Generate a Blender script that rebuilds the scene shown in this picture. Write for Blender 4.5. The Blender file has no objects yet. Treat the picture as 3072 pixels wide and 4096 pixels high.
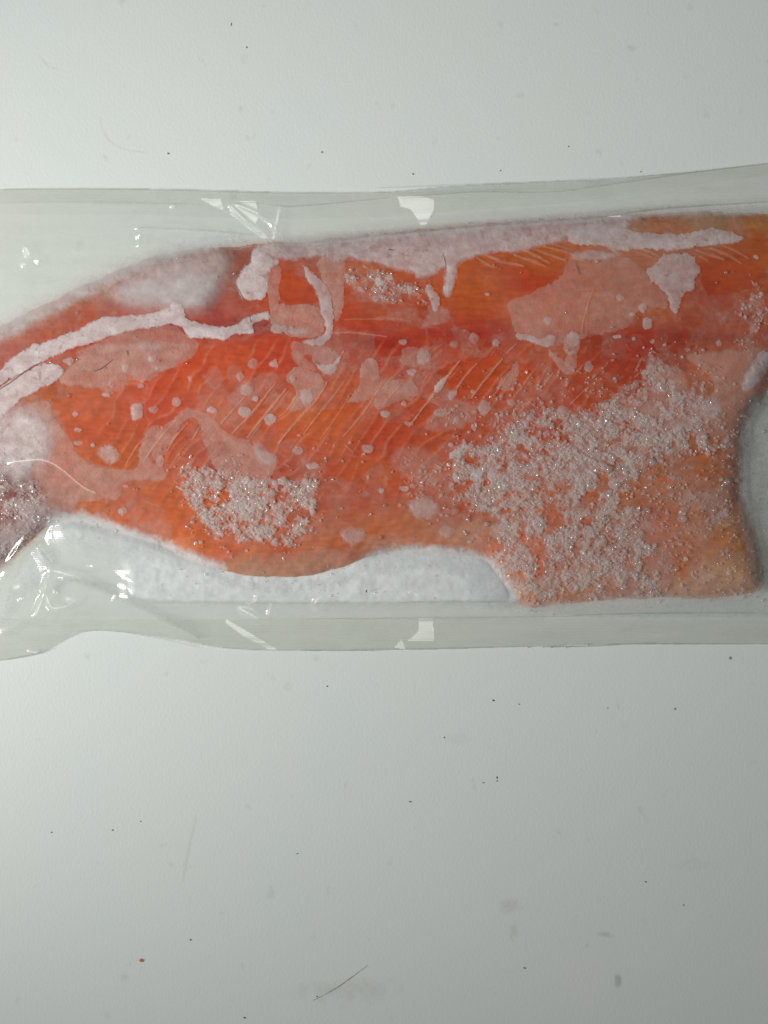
import bpy, math, random
import numpy as np
random.seed(7); rng = np.random.default_rng(7)
sc = bpy.context.scene
COL = sc.collection
S = 0.0004            # metres per unit of the plan below
D = 0.55              # height of the camera over the table
CU, CV = 384.0, 512.0

# ------------------------------------------------------------ camera, world, lamps
cd = bpy.data.cameras.new('camera'); cam = bpy.data.objects.new('camera', cd); COL.objects.link(cam)
cam.location = (0, 0, D); cam.rotation_euler = (0, 0, 0)
cd.sensor_fit = 'VERTICAL'; cd.angle_y = 2 * math.atan(512 * S / D)
cd.clip_start = 0.01; cd.clip_end = 50
sc.camera = cam
w = bpy.data.worlds.new("World"); sc.world = w; w.use_nodes = True
w.node_tree.nodes['Background'].inputs[0].default_value = (0.90, 0.95, 1.0, 1)
w.node_tree.nodes['Background'].inputs[1].default_value = 0.115
LP = np.array((-0.64, -0.08, 0.48)); AIM = np.array((0.08, 0.14, 0.0))      # ceiling-side lamp, left of the table
ld = bpy.data.lights.new('lamp', 'AREA'); ld.shape = 'RECTANGLE'; ld.size = 0.13; ld.size_y = 0.50; ld.spread = math.radians(82)
ld.energy = 1.85; ld.color = (0.975, 0.985, 0.935)
lo = bpy.data.objects.new('lamp', ld); COL.objects.link(lo); lo.location = LP
from mathutils import Vector
lo.rotation_euler = (Vector(AIM) - Vector(LP)).to_track_quat('-Z', 'Y').to_euler()
sc.view_settings.view_transform = 'Standard'; sc.view_settings.look = 'None'
sc.view_settings.exposure = 0.0; sc.view_settings.gamma = 1.0
sc.cycles.transparent_max_bounces = 24; sc.cycles.max_bounces = 8

# ------------------------------------------------------------ numeric helpers
TAB = rng.random((257, 257))
def vnoise(x, y):
    xi = np.floor(x).astype(int); yi = np.floor(y).astype(int)
    fx = x - xi; fy = y - yi
    fx = fx*fx*(3-2*fx); fy = fy*fy*(3-2*fy)
    a = TAB[xi & 255, yi & 255]; b = TAB[(xi+1) & 255, yi & 255]
    c = TAB[xi & 255, (yi+1) & 255]; d = TAB[(xi+1) & 255, (yi+1) & 255]
    return (a*(1-fx)+b*fx)*(1-fy) + (c*(1-fx)+d*fx)*fy
def fbm(x, y, scale, octs=4, seed=0, gain=0.55):
    t = 0; amp = 1; tot = 0
    for k in range(octs):
        t = t + amp*(vnoise(x/scale + 17.3*k + seed*31.7, y/scale + 9.1*k + seed*11.3) - 0.5)*2
        tot += amp; amp *= gain; scale /= 2.03
    return t/tot
def sstep(a, b, x):
    t = np.clip((x-a)/(b-a), 0, 1); return t*t*(3-2*t)
def chaikin(p, n=2, closed=True):
    p = np.array(p, float)
    for _ in range(n):
        q = np.roll(p, -1, 0) if closed else p[1:]
        a = p if closed else p[:-1]
        r = np.empty((len(a)*2, 2)); r[0::2] = a*.75+q*.25; r[1::2] = a*.25+q*.75
        if not closed: r = np.vstack([p[:1], r, p[-1:]])
        p = r
    return p
def seg_dist(U, V, P, closed=True):
    """distance to a polyline, index-parameter along it"""
    best = np.full(U.shape, 1e9); par = np.zeros(U.shape)
    n = len(P)
    for i in range(n if closed else n-1):
        ax, ay = P[i]; bx, by = P[(i+1) % n]
        dx, dy = bx-ax, by-ay; L = dx*dx+dy*dy+1e-9
        t = np.clip(((U-ax)*dx+(V-ay)*dy)/L, 0, 1)
        d = np.hypot(U-ax-t*dx, V-ay-t*dy)
        m = d < best
        best = np.where(m, d, best); par = np.where(m, (i+t)/max(1, n-1), par)
    return best, par
def inside(U, V, P):
    r = np.zeros(U.shape, bool); n = len(P)
    for i in range(n):
        ax, ay = P[i]; bx, by = P[(i+1) % n]
        if ay == by: continue
        c = ((ay > V) != (by > V)) & (U < (bx-ax)*(V-ay)/(by-ay)+ax)
        r ^= c
    return r
def sdf(U, V, P):
    d, _ = seg_dist(U, V, P); return np.where(inside(U, V, P), d, -d)
def blur(A, s):
    p = int(3*s)+2
    B = np.pad(A, p, mode='edge')
    fy = np.fft.fftfreq(B.shape[0])[:, None]; fx = np.fft.rfftfreq(B.shape[1])[None, :]
    return np.fft.irfft2(np.fft.rfft2(B)*np.exp(-2*(math.pi*s)**2*(fx*fx+fy*fy)), B.shape)[p:-p, p:-p]
def lin(c):
    c = np.array(c, float)/255.
    return np.where(c <= .04045, c/12.92, ((c+.055)/1.055)**2.4)

# plan frames: close sections of the plan were measured separately
K = 800/1659/4
FR = {'A': (0, 700), 'B': (750, 700), 'C': (1500, 700), 'D': (2272, 600), 'E': (0, 1400), 'F': (0, 1950),
      'G': (750, 1400), 'H': (750, 2000), 'I': (1500, 1400), 'J': (2272, 1400), 'K': (1500, 2000), 'L': (2272, 2000)}
KM = 0.46293; KQ = 1536/1659/4
def cv(f, pts):
    pts = np.array(pts, float)
    if f == 'M': return pts*KM
    if f == 'p': return pts
    if f in ('Q1', 'Q2', 'Q3', 'Q4'):
        o = {'Q1': (0, 0), 'Q2': (384, 0), 'Q3': (0, 662.5), 'Q4': (384, 637.5)}[f]
        return pts*KQ + np.array(o)
    return pts*K + np.array(FR[f])/4
def world(u, v, h):
    z = np.asarray(h, float)*S
    f = (D - z)/D
    return np.stack([(u-CU)*S*f, (CV-v)*S*f, z+0*u], -1)

# ------------------------------------------------------------ mesh helpers
def link(name, me, mat=None, parent=None):
    o = bpy.data.objects.new(name, me); COL.objects.link(o)
    if mat: me.materials.append(mat)
    if parent is not None: o.parent = parent
    return o
def mesh_np(name, co, quads, smooth=True, attrs=None, tri=False):
    k = 3 if tri else 4
    me = bpy.data.meshes.new(name)
    me.vertices.add(len(co)); me.vertices.foreach_set('co', np.ascontiguousarray(co, dtype=np.float32).ravel())
    me.loops.add(len(quads)*k); me.loops.foreach_set('vertex_index', np.ascontiguousarray(quads, dtype=np.int32).ravel())
    me.polygons.add(len(quads)); me.polygons.foreach_set('loop_start', np.arange(0, len(quads)*k, k, dtype=np.int32))
    me.update(calc_edges=True)
    me.polygons.foreach_set('use_smooth', np.full(len(quads), smooth))
    for n, a in (attrs or {}).items():
        if a.ndim == 2:
            at = me.color_attributes.new(n, 'FLOAT_COLOR', 'POINT')
            at.data.foreach_set('color', np.ascontiguousarray(np.hstack([a, np.ones((len(a), 1))]), dtype=np.float32).ravel())
        else:
            at = me.attributes.new(n, 'FLOAT', 'POINT')
            at.data.foreach_set('value', np.ascontiguousarray(a, dtype=np.float32))
    me.validate(); return me
def grid_mesh(name, U, V, H, keep, attrs=None):
    idx = np.full(U.shape, -1, int)
    c = keep[:-1, :-1] & keep[1:, :-1] & keep[:-1, 1:] & keep[1:, 1:]
    used = np.zeros(U.shape, bool)
    used[:-1, :-1] |= c; used[1:, :-1] |= c; used[:-1, 1:] |= c; used[1:, 1:] |= c
    idx[used] = np.arange(used.sum())
    q = np.stack([idx[:-1, :-1][c], idx[1:, :-1][c], idx[1:, 1:][c], idx[:-1, 1:][c]], -1)
    co = world(U[used], V[used], H[used])
    at = {k: (a[used] if a.ndim == 2 else a[used]) for k, a in (attrs or {}).items()}
    return mesh_np(name, co, q, attrs=at)

# ------------------------------------------------------------ materials
def newmat(name):
    m = bpy.data.materials.new(name); m.use_nodes = True
    nt = m.node_tree; nt.nodes.clear()
    return m, nt, nt.nodes, nt.links
def N(nt, t, **kw):
    n = nt.nodes.new(t)
    for k, v in kw.items():
        if k.startswith('i_'): n.inputs[k[2:].replace('_', ' ')].default_value = v
        else: setattr(n, k, v)
    return n
def coords(nt): return N(nt, 'ShaderNodeTexCoord').outputs['Object']

def sheen(nt):
    """mirror share of a thin clear sheet, the same from both of its sides"""
    lw = N(nt, 'ShaderNodeLayerWeight'); lw.inputs[0].default_value = .5
    pw = N(nt, 'ShaderNodeMath', operation='POWER'); nt.links.new(lw.outputs['Facing'], pw.inputs[0]); pw.inputs[1].default_value = 5
    ma = N(nt, 'ShaderNodeMath', operation='MULTIPLY_ADD', use_clamp=True); nt.links.new(pw.outputs[0], ma.inputs[0]); ma.inputs[1].default_value = .9; ma.inputs[2].default_value = .042
    return ma
def mat_table():
    m, nt, ns, L = newmat('white_laminate')
    co = coords(nt)
    out = N(nt, 'ShaderNodeOutputMaterial'); b = N(nt, 'ShaderNodeBsdfPrincipled')
    n1 = N(nt, 'ShaderNodeTexNoise'); n1.inputs['Scale'].default_value = 900; n1.inputs['Detail'].default_value = 3
    n2 = N(nt, 'ShaderNodeTexNoise'); n2.inputs['Scale'].default_value = 14; n2.inputs['Detail'].default_value = 6
    n3 = N(nt, 'ShaderNodeTexNoise'); n3.inputs['Scale'].default_value = 120; n3.inputs['Detail'].default_value = 5
    mp = N(nt, 'ShaderNodeMapping'); mp.inputs['Scale'].default_value = (1.0, .8, 1); L.new(co, mp.inputs[0])
    L.new(mp.outputs[0], n1.inputs['Vector']); L.new(co, n2.inputs['Vector']); L.new(mp.outputs[0], n3.inputs['Vector'])
    r = N(nt, 'ShaderNodeValToRGB'); r.color_ramp.elements[0].position = .3; r.color_ramp.elements[1].position = .75
    r.color_ramp.elements[0].color = (.735, .78, .765, 1); r.color_ramp.elements[1].color = (.775, .79, .775, 1)
    L.new(n2.outputs[0], r.inputs[0])
    r3 = N(nt, 'ShaderNodeValToRGB'); r3.color_ramp.elements[0].position = .66; r3.color_ramp.elements[1].position = .76
    r3.color_ramp.elements[0].color = (1, 1, 1, 1); r3.color_ramp.elements[1].color = (.88, .89, .88, 1)
    L.new(n3.outputs[0], r3.inputs[0])
    mx = N(nt, 'ShaderNodeMix', data_type='RGBA', blend_type='MULTIPLY'); mx.inputs['Factor'].default_value = 1
    L.new(r.outputs[0], mx.inputs[6]); L.new(r3.outputs[0], mx.inputs[7])
    L.new(mx.outputs[2], b.inputs['Base Color'])
    b.inputs['Roughness'].default_value = .42; b.inputs['Specular IOR Level'].default_value = .3
    bp = N(nt, 'ShaderNodeBump'); bp.inputs['Strength'].default_value = .2; bp.inputs['Distance'].default_value = .0003
    L.new(n1.outputs[0], bp.inputs['Height']); L.new(bp.outputs[0], b.inputs['Normal'])
    L.new(b.outputs[0], out.inputs[0]); return m
def mat_flesh():
    m, nt, ns, L = newmat('salmon_flesh')
    co = coords(nt)
    out = N(nt, 'ShaderNodeOutputMaterial'); b = N(nt, 'ShaderNodeBsdfPrincipled')
    at = N(nt, 'ShaderNodeAttribute', attribute_name='tone')
    n1 = N(nt, 'ShaderNodeTexNoise'); n1.inputs['Scale'].default_value = 500; n1.inputs['Detail'].default_value = 5
    mp = N(nt, 'ShaderNodeMapping'); mp.inputs['Scale'].default_value = (.35, 1.3, 1); mp.inputs['Rotation'].default_value = (0, 0, .15)
    L.new(co, mp.inputs[0]); L.new(mp.outputs[0], n1.inputs['Vector'])
    r = N(nt, 'ShaderNodeValToRGB'); r.color_ramp.elements[0].position = .3; r.color_ramp.elements[1].position = .72
    r.color_ramp.elements[0].color = (.88, .80, .76, 1); r.color_ramp.elements[1].color = (1.08, 1.18, 1.28, 1)
    L.new(n1.outputs[0], r.inputs[0])
    mx = N(nt, 'ShaderNodeMix', data_type='RGBA', blend_type='MULTIPLY'); mx.inputs['Factor'].default_value = 1
    L.new(at.outputs['Color'], mx.inputs[6]); L.new(r.outputs[0], mx.inputs[7])
    L.new(mx.outputs[2], b.inputs['Base Color'])
    b.inputs['Roughness'].default_value = .5; b.inputs['Specular IOR Level'].default_value = .25
    bp = N(nt, 'ShaderNodeBump'); bp.inputs['Strength'].default_value = .25; bp.inputs['Distance'].default_value = .0002
    L.new(n1.outputs[0], bp.inputs['Height']); L.new(bp.outputs[0], b.inputs['Normal'])
    L.new(b.outputs[0], out.inputs[0]); return m
def mat_frost(name, c0, c1, grain=1400, rough=.55, amt=.35, dots=0.0, bump=.4):
    """pale frozen film: 'dens' says how much of what lies beneath it hides"""
    m, nt, ns, L = newmat(name)
    co = coords(nt)
    out = N(nt, 'ShaderNodeOutputMaterial'); b = N(nt, 'ShaderNodeBsdfPrincipled')
    at = N(nt, 'ShaderNodeAttribute', attribute_name='dens')
    n1 = N(nt, 'ShaderNodeTexNoise'); n1.inputs['Scale'].default_value = grain; n1.inputs['Detail'].default_value = 3
    n2 = N(nt, 'ShaderNodeTexNoise'); n2.inputs['Scale'].default_value = 260; n2.inputs['Detail'].default_value = 5
    L.new(co, n1.inputs['Vector']); L.new(co, n2.inputs['Vector'])
    r = N(nt, 'ShaderNodeValToRGB'); r.color_ramp.elements[0].position = .3; r.color_ramp.elements[1].position = .7
    r.color_ramp.elements[0].color = (*c0, 1); r.color_ramp.elements[1].color = (*c1, 1)
    L.new(n2.outputs[0], r.inputs[0]); L.new(r.outputs[0], b.inputs['Base Color'])
    b.inputs['Roughness'].default_value = rough; b.inputs['Specular IOR Level'].default_value = .3
    ad = N(nt, 'ShaderNodeMath', operation='ADD'); L.new(n1.outputs[0], ad.inputs[0]); L.new(n2.outputs[0], ad.inputs[1])
    mr = N(nt, 'ShaderNodeMapRange'); mr.inputs['From Min'].default_value = .6; mr.inputs['From Max'].default_value = 1.4
    mr.inputs['To Min'].default_value = 1-amt; mr.inputs['To Max'].default_value = 1+amt*.6
    L.new(ad.outputs[0], mr.inputs[0])
    mu = N(nt, 'ShaderNodeMath', operation='MULTIPLY', use_clamp=True); L.new(at.outputs['Fac'], mu.inputs[0]); L.new(mr.outputs[0], mu.inputs[1])
    fac = mu.outputs[0]
    bp = N(nt, 'ShaderNodeBump'); bp.inputs['Strength'].default_value = bump; bp.inputs['Distance'].default_value = .0003
    L.new(n1.outputs[0], bp.inputs['Height']); L.new(bp.outputs[0], b.inputs['Normal'])
    t = N(nt, 'ShaderNodeBsdfTransparent'); mx = N(nt, 'ShaderNodeMixShader')
    L.new(fac, mx.inputs[0]); L.new(t.outputs[0], mx.inputs[1]); L.new(b.outputs[0], mx.inputs[2])
    L.new(mx.outputs[0], out.inputs[0]); return m
def mat_solid(name, c, rough=.6, spec=.3, var=.15, scale=1500, bump=0.0):
    m, nt, ns, L = newmat(name)
    out = N(nt, 'ShaderNodeOutputMaterial'); b = N(nt, 'ShaderNodeBsdfPrincipled')
    n1 = N(nt, 'ShaderNodeTexNoise'); n1.inputs['Scale'].default_value = scale; L.new(coords(nt), n1.inputs['Vector'])
    r = N(nt, 'ShaderNodeValToRGB'); r.color_ramp.elements[0].position = .3; r.color_ramp.elements[1].position = .7
    c = np.array(c)
    r.color_ramp.elements[0].color = (*(c*(1-var)), 1); r.color_ramp.elements[1].color = (*(np.minimum(c*(1+var), 1)), 1)
    L.new(n1.outputs[0], r.inputs[0]); L.new(r.outputs[0], b.inputs['Base Color'])
    b.inputs['Roughness'].default_value = rough; b.inputs['Specular IOR Level'].default_value = spec
    if bump:
        bp = N(nt, 'ShaderNodeBump'); bp.inputs['Strength'].default_value = bump; bp.inputs['Distance'].default_value = .0004
        L.new(n1.outputs[0], bp.inputs['Height']); L.new(bp.outputs[0], b.inputs['Normal'])
    L.new(b.outputs[0], out.inputs[0]); return m
def mat_clear(name, c, fac, gl, rough, ior=1.4):
    """milky ice: part see-through, part white, with a sharp gloss"""
    m, nt, ns, L = newmat(name)
    out = N(nt, 'ShaderNodeOutputMaterial')
    t = N(nt, 'ShaderNodeBsdfTransparent'); d = N(nt, 'ShaderNodeBsdfDiffuse'); d.inputs[0].default_value = (*c, 1)
    oi = N(nt, 'ShaderNodeTexNoise'); oi.inputs['Scale'].default_value = 420; L.new(coords(nt), oi.inputs['Vector'])
    mr = N(nt, 'ShaderNodeMapRange'); mr.inputs['From Min'].default_value = .3; mr.inputs['From Max'].default_value = .7
    mr.inputs['To Min'].default_value = fac*.6; mr.inputs['To Max'].default_value = min(1, fac*1.35); L.new(oi.outputs[0], mr.inputs[0])
    tr = N(nt, 'ShaderNodeBsdfTranslucent'); tr.inputs[0].default_value = (*c, 1)
    dt = N(nt, 'ShaderNodeMixShader'); dt.inputs[0].default_value = .55; L.new(d.outputs[0], dt.inputs[1]); L.new(tr.outputs[0], dt.inputs[2])
    mx = N(nt, 'ShaderNodeMixShader'); L.new(mr.outputs[0], mx.inputs[0]); L.new(t.outputs[0], mx.inputs[1]); L.new(dt.outputs[0], mx.inputs[2])
    g = N(nt, 'ShaderNodeBsdfGlossy'); g.inputs['Roughness'].default_value = rough
    fr = sheen(nt)
    mm = N(nt, 'ShaderNodeMath', operation='MULTIPLY', use_clamp=True); L.new(fr.outputs[0], mm.inputs[0]); mm.inputs[1].default_value = gl
    m2 = N(nt, 'ShaderNodeMixShader'); L.new(mm.outputs[0], m2.inputs[0]); L.new(mx.outputs[0], m2.inputs[1]); L.new(g.outputs[0], m2.inputs[2])
    L.new(m2.outputs[0], out.inputs[0]); return m
def mat_film(name, tint, haze, gl, rough, grid):
    m, nt, ns, L = newmat(name)
    co = coords(nt)
    out = N(nt, 'ShaderNodeOutputMaterial')
    t = N(nt, 'ShaderNodeBsdfTransparent'); t.inputs[0].default_value = (*tint, 1)
    d = N(nt, 'ShaderNodeBsdfDiffuse'); d.inputs[0].default_value = (.68, .69, .63, 1)
    at = N(nt, 'ShaderNodeAttribute', attribute_name='dens')
    n2 = N(nt, 'ShaderNodeTexNoise'); n2.inputs['Scale'].default_value = 90; n2.inputs['Detail'].default_value = 5
    mp = N(nt, 'ShaderNodeMapping'); mp.inputs['Scale'].default_value = (.25, 2, 1); L.new(co, mp.inputs[0]); L.new(mp.outputs[0], n2.inputs['Vector'])
    mr = N(nt, 'ShaderNodeMapRange'); mr.inputs['From Min'].default_value = .3; mr.inputs['From Max'].default_value = .7
    mr.inputs['To Min'].default_value = .7; mr.inputs['To Max'].default_value = 1.3; L.new(n2.outputs[0], mr.inputs[0])
    mu = N(nt, 'ShaderNodeMath', operation='MULTIPLY', use_clamp=True); L.new(at.outputs['Fac'], mu.inputs[0]); L.new(mr.outputs[0], mu.inputs[1])
    mx = N(nt, 'ShaderNodeMixShader'); tr = N(nt, 'ShaderNodeBsdfTranslucent'); tr.inputs[0].default_value = (.95, .95, .93, 1)
    dt = N(nt, 'ShaderNodeMixShader'); dt.inputs[0].default_value = .35; L.new(d.outputs[0], dt.inputs[1]); L.new(tr.outputs[0], dt.inputs[2])
    L.new(mu.outputs[0], mx.inputs[0]); L.new(t.outputs[0], mx.inputs[1]); L.new(dt.outputs[0], mx.inputs[2])
    g = N(nt, 'ShaderNodeBsdfGlossy')
    er = N(nt, 'ShaderNodeAttribute', attribute_name='emboss'); rr = N(nt, 'ShaderNodeMapRange')
    rr.inputs['From Min'].default_value = .5; rr.inputs['To Min'].default_value = rough; rr.inputs['To Max'].default_value = rough+.34
    L.new(er.outputs['Fac'], rr.inputs[0]); L.new(rr.outputs[0], g.inputs['Roughness'])
    # embossed lattice of the vacuum film
    w1 = N(nt, 'ShaderNodeTexWave', bands_direction='X'); w1.inputs['Scale'].default_value = grid
    w2 = N(nt, 'ShaderNodeTexWave', bands_direction='Y'); w2.inputs['Scale'].default_value = grid
    for q in (w1, w2): L.new(co, q.inputs['Vector'])
    ad = N(nt, 'ShaderNodeMath', operation='ADD'); L.new(w1.outputs['Fac'], ad.inputs[0]); L.new(w2.outputs['Fac'], ad.inputs[1])
    em = N(nt, 'ShaderNodeAttribute', attribute_name='emboss')
    ml = N(nt, 'ShaderNodeMath', operation='MULTIPLY'); L.new(ad.outputs[0], ml.inputs[0]); L.new(em.outputs['Fac'], ml.inputs[1])
    bp = N(nt, 'ShaderNodeBump'); bp.inputs['Strength'].default_value = .5; bp.inputs['Distance'].default_value = .00004
    L.new(ml.outputs[0], bp.inputs['Height'])
    rp = N(nt, 'ShaderNodeAttribute', attribute_name='ramp')
    b2 = N(nt, 'ShaderNodeBump'); b2.inputs['Strength'].default_value = 1; b2.inputs['Distance'].default_value = 1
    L.new(rp.outputs['Fac'], b2.inputs['Height']); L.new(bp.outputs[0], b2.inputs['Normal']); L.new(b2.outputs[0], g.inputs['Normal'])
    fr = sheen(nt)
    mm = N(nt, 'ShaderNodeMath', operation='MULTIPLY', use_clamp=True); L.new(fr.outputs[0], mm.inputs[0]); mm.inputs[1].default_value = gl
    m2 = N(nt, 'ShaderNodeMixShader'); L.new(mm.outputs[0], m2.inputs[0]); L.new(mx.outputs[0], m2.inputs[1]); L.new(g.outputs[0], m2.inputs[2])
    L.new(m2.outputs[0], out.inputs[0]); return m

M_fold_shade = mat_frost('film_fold_shade', (.30, .32, .29), (.40, .42, .38), amt=.6, bump=0)  # grey for painted shade, on the bag's folds and beside the fillet
M_table = mat_table(); M_flesh = mat_flesh()
M_frost = mat_frost('opaque_frost', (.77, .63, .64), (.88, .76, .77), amt=.28, bump=.15)
M_veil = mat_frost('thin_frost', (.74, .44, .37), (.88, .55, .47), amt=.4)
M_glaze = mat_frost('ice_glaze', (.66, .44, .38), (.82, .58, .50), grain=900, amt=.55)
M_spot = mat_frost('ice_spot', (.74, .54, .52), (.88, .70, .68), amt=.45)
M_bed = mat_frost('crushed_frost', (.72, .49, .45), (.93, .76, .72), grain=700, amt=.3)
M_slab = mat_frost('packed_ice', (.84, .86, .89), (.92, .94, .96), grain=500, amt=.12, bump=.12)
M_fat = mat_frost('fat_line', (.86, .44, .29), (.98, .56, .40), amt=.5, bump=.1)
M_cryst = mat_clear('ice_grain', (1.0, .92, .90), .40, 1.1, .12)
M_flake = mat_clear('ice_flake', (1, .92, .90), .34, .5, .25)
M_bead = mat_clear('clear_ice_bead', (1, .97, .95), .22, 1.6, .08)
M_skin = mat_solid('fish_skin', (.40, .38, .34), .35, .5)
M_crack = mat_frost('dark_split', (.22, .10, .10), (.30, .14, .13), amt=.4)
M_film = mat_film('bag_film', (.99, .99, .983), .05, 1.5, .13, 393)
M_film2 = mat_film('bag_film_back', (.99, .99, .983), .05, .15, .3, 393)

# ------------------------------------------------------------ table
me = bpy.data.meshes.new('tabletop')
n = 2
me.from_pydata([(-1.2, -1.2, 0), (1.2, -1.2, 0), (1.2, 1.2, 0), (-1.2, 1.2, 0), (-1.2, -1.2, -.02), (1.2, -1.2, -.02), (1.2, 1.2, -.02), (-1.2, 1.2, -.02)], [],
               [(0, 1, 2, 3), (4, 7, 6, 5), (0, 4, 5, 1), (1, 5, 6, 2), (2, 6, 7, 3), (3, 7, 4, 0)])
table = link('tabletop', me, M_table); table['kind'] = 'structure'; table['label'] = 'matt white laminate tabletop with fine orange peel grain'

# ------------------------------------------------------------ plan grid
u = np.arange(-48, 816.5, 1.0); v = np.arange(150, 690.5, 1.0)
U, V = np.meshgrid(u, v)
OUT = [cv('M', [(-120, 770), (-60, 740), (0, 712), (60, 680), (120, 652), (200, 612), (270, 582), (340, 556), (400, 545), (470, 538), (530, 535), (580, 530), (640, 528), (700, 521),
                (800, 511), (900, 501), (1000, 492), (1100, 485), (1200, 478), (1300, 470), (1400, 467), (1500, 462), (1600, 462), (1659, 466), (1760, 476), (1780, 700)]),
       cv('J', [(1730, 120), (1640, 350), (1580, 430), (1480, 560), (1450, 700), (1440, 850), (1430, 1000), (1440, 1250), (1500, 1400), (1560, 1620)]),
       cv('L', [(1590, 500), (1605, 735), (1500, 760), (1200, 800), (900, 790), (600, 795), (200, 812)]),
       cv('K', [(1500, 850), (1350, 877), (1200, 852), (1150, 800), (1050, 700), (1000, 600), (930, 490), (800, 470), (600, 465), (400, 435), (200, 405)]),
       cv('H', [(1500, 485), (1350, 555), (1100, 622), (850, 656), (600, 656), (400, 622), (150, 560)]),
       cv('F', [(1620, 630), (1500, 572), (1380, 480), (1250, 430), (1100, 405), (950, 350), (820, 280), (650, 225), (480, 240), (380, 300), (260, 420), (100, 560), (0, 640), (-200, 760), (-400, 800), (-400, -500)])]
OUT = chaikin(np.vstack(OUT), 1)
SD = sdf(U, V, OUT)
wob = fbm(U, V, 14, 4, 3)*2.2
SDn = SD + wob
# thickness of the fillet: rounded edge, thick loin, thinner belly
loin = np.exp(-((V - (330 + 0.10*(384-U)*.3))/70.)**2)
T = 10 + 5*loin
Hf = T*np.clip(1 - np.exp(-np.maximum(SDn + 1.0, 0)/13.0), 0, 1)
# dip along the spine, chevron relief
spd, _ = seg_dist(U, V, cv('M', [(0, 840), (150, 730), (350, 690), (560, 690), (700, 720), (900, 730), (1200, 725), (1500, 720), (1700, 730)]), False)
Hf -= 1.5*np.exp(-(spd/8.)**2)*sstep(0, 20, SD)
Hf += (fbm(U, V, 90, 2, 5)*1.2 + fbm(U, V, 9, 3, 6)*.25)*sstep(0, 14, SD)
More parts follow.
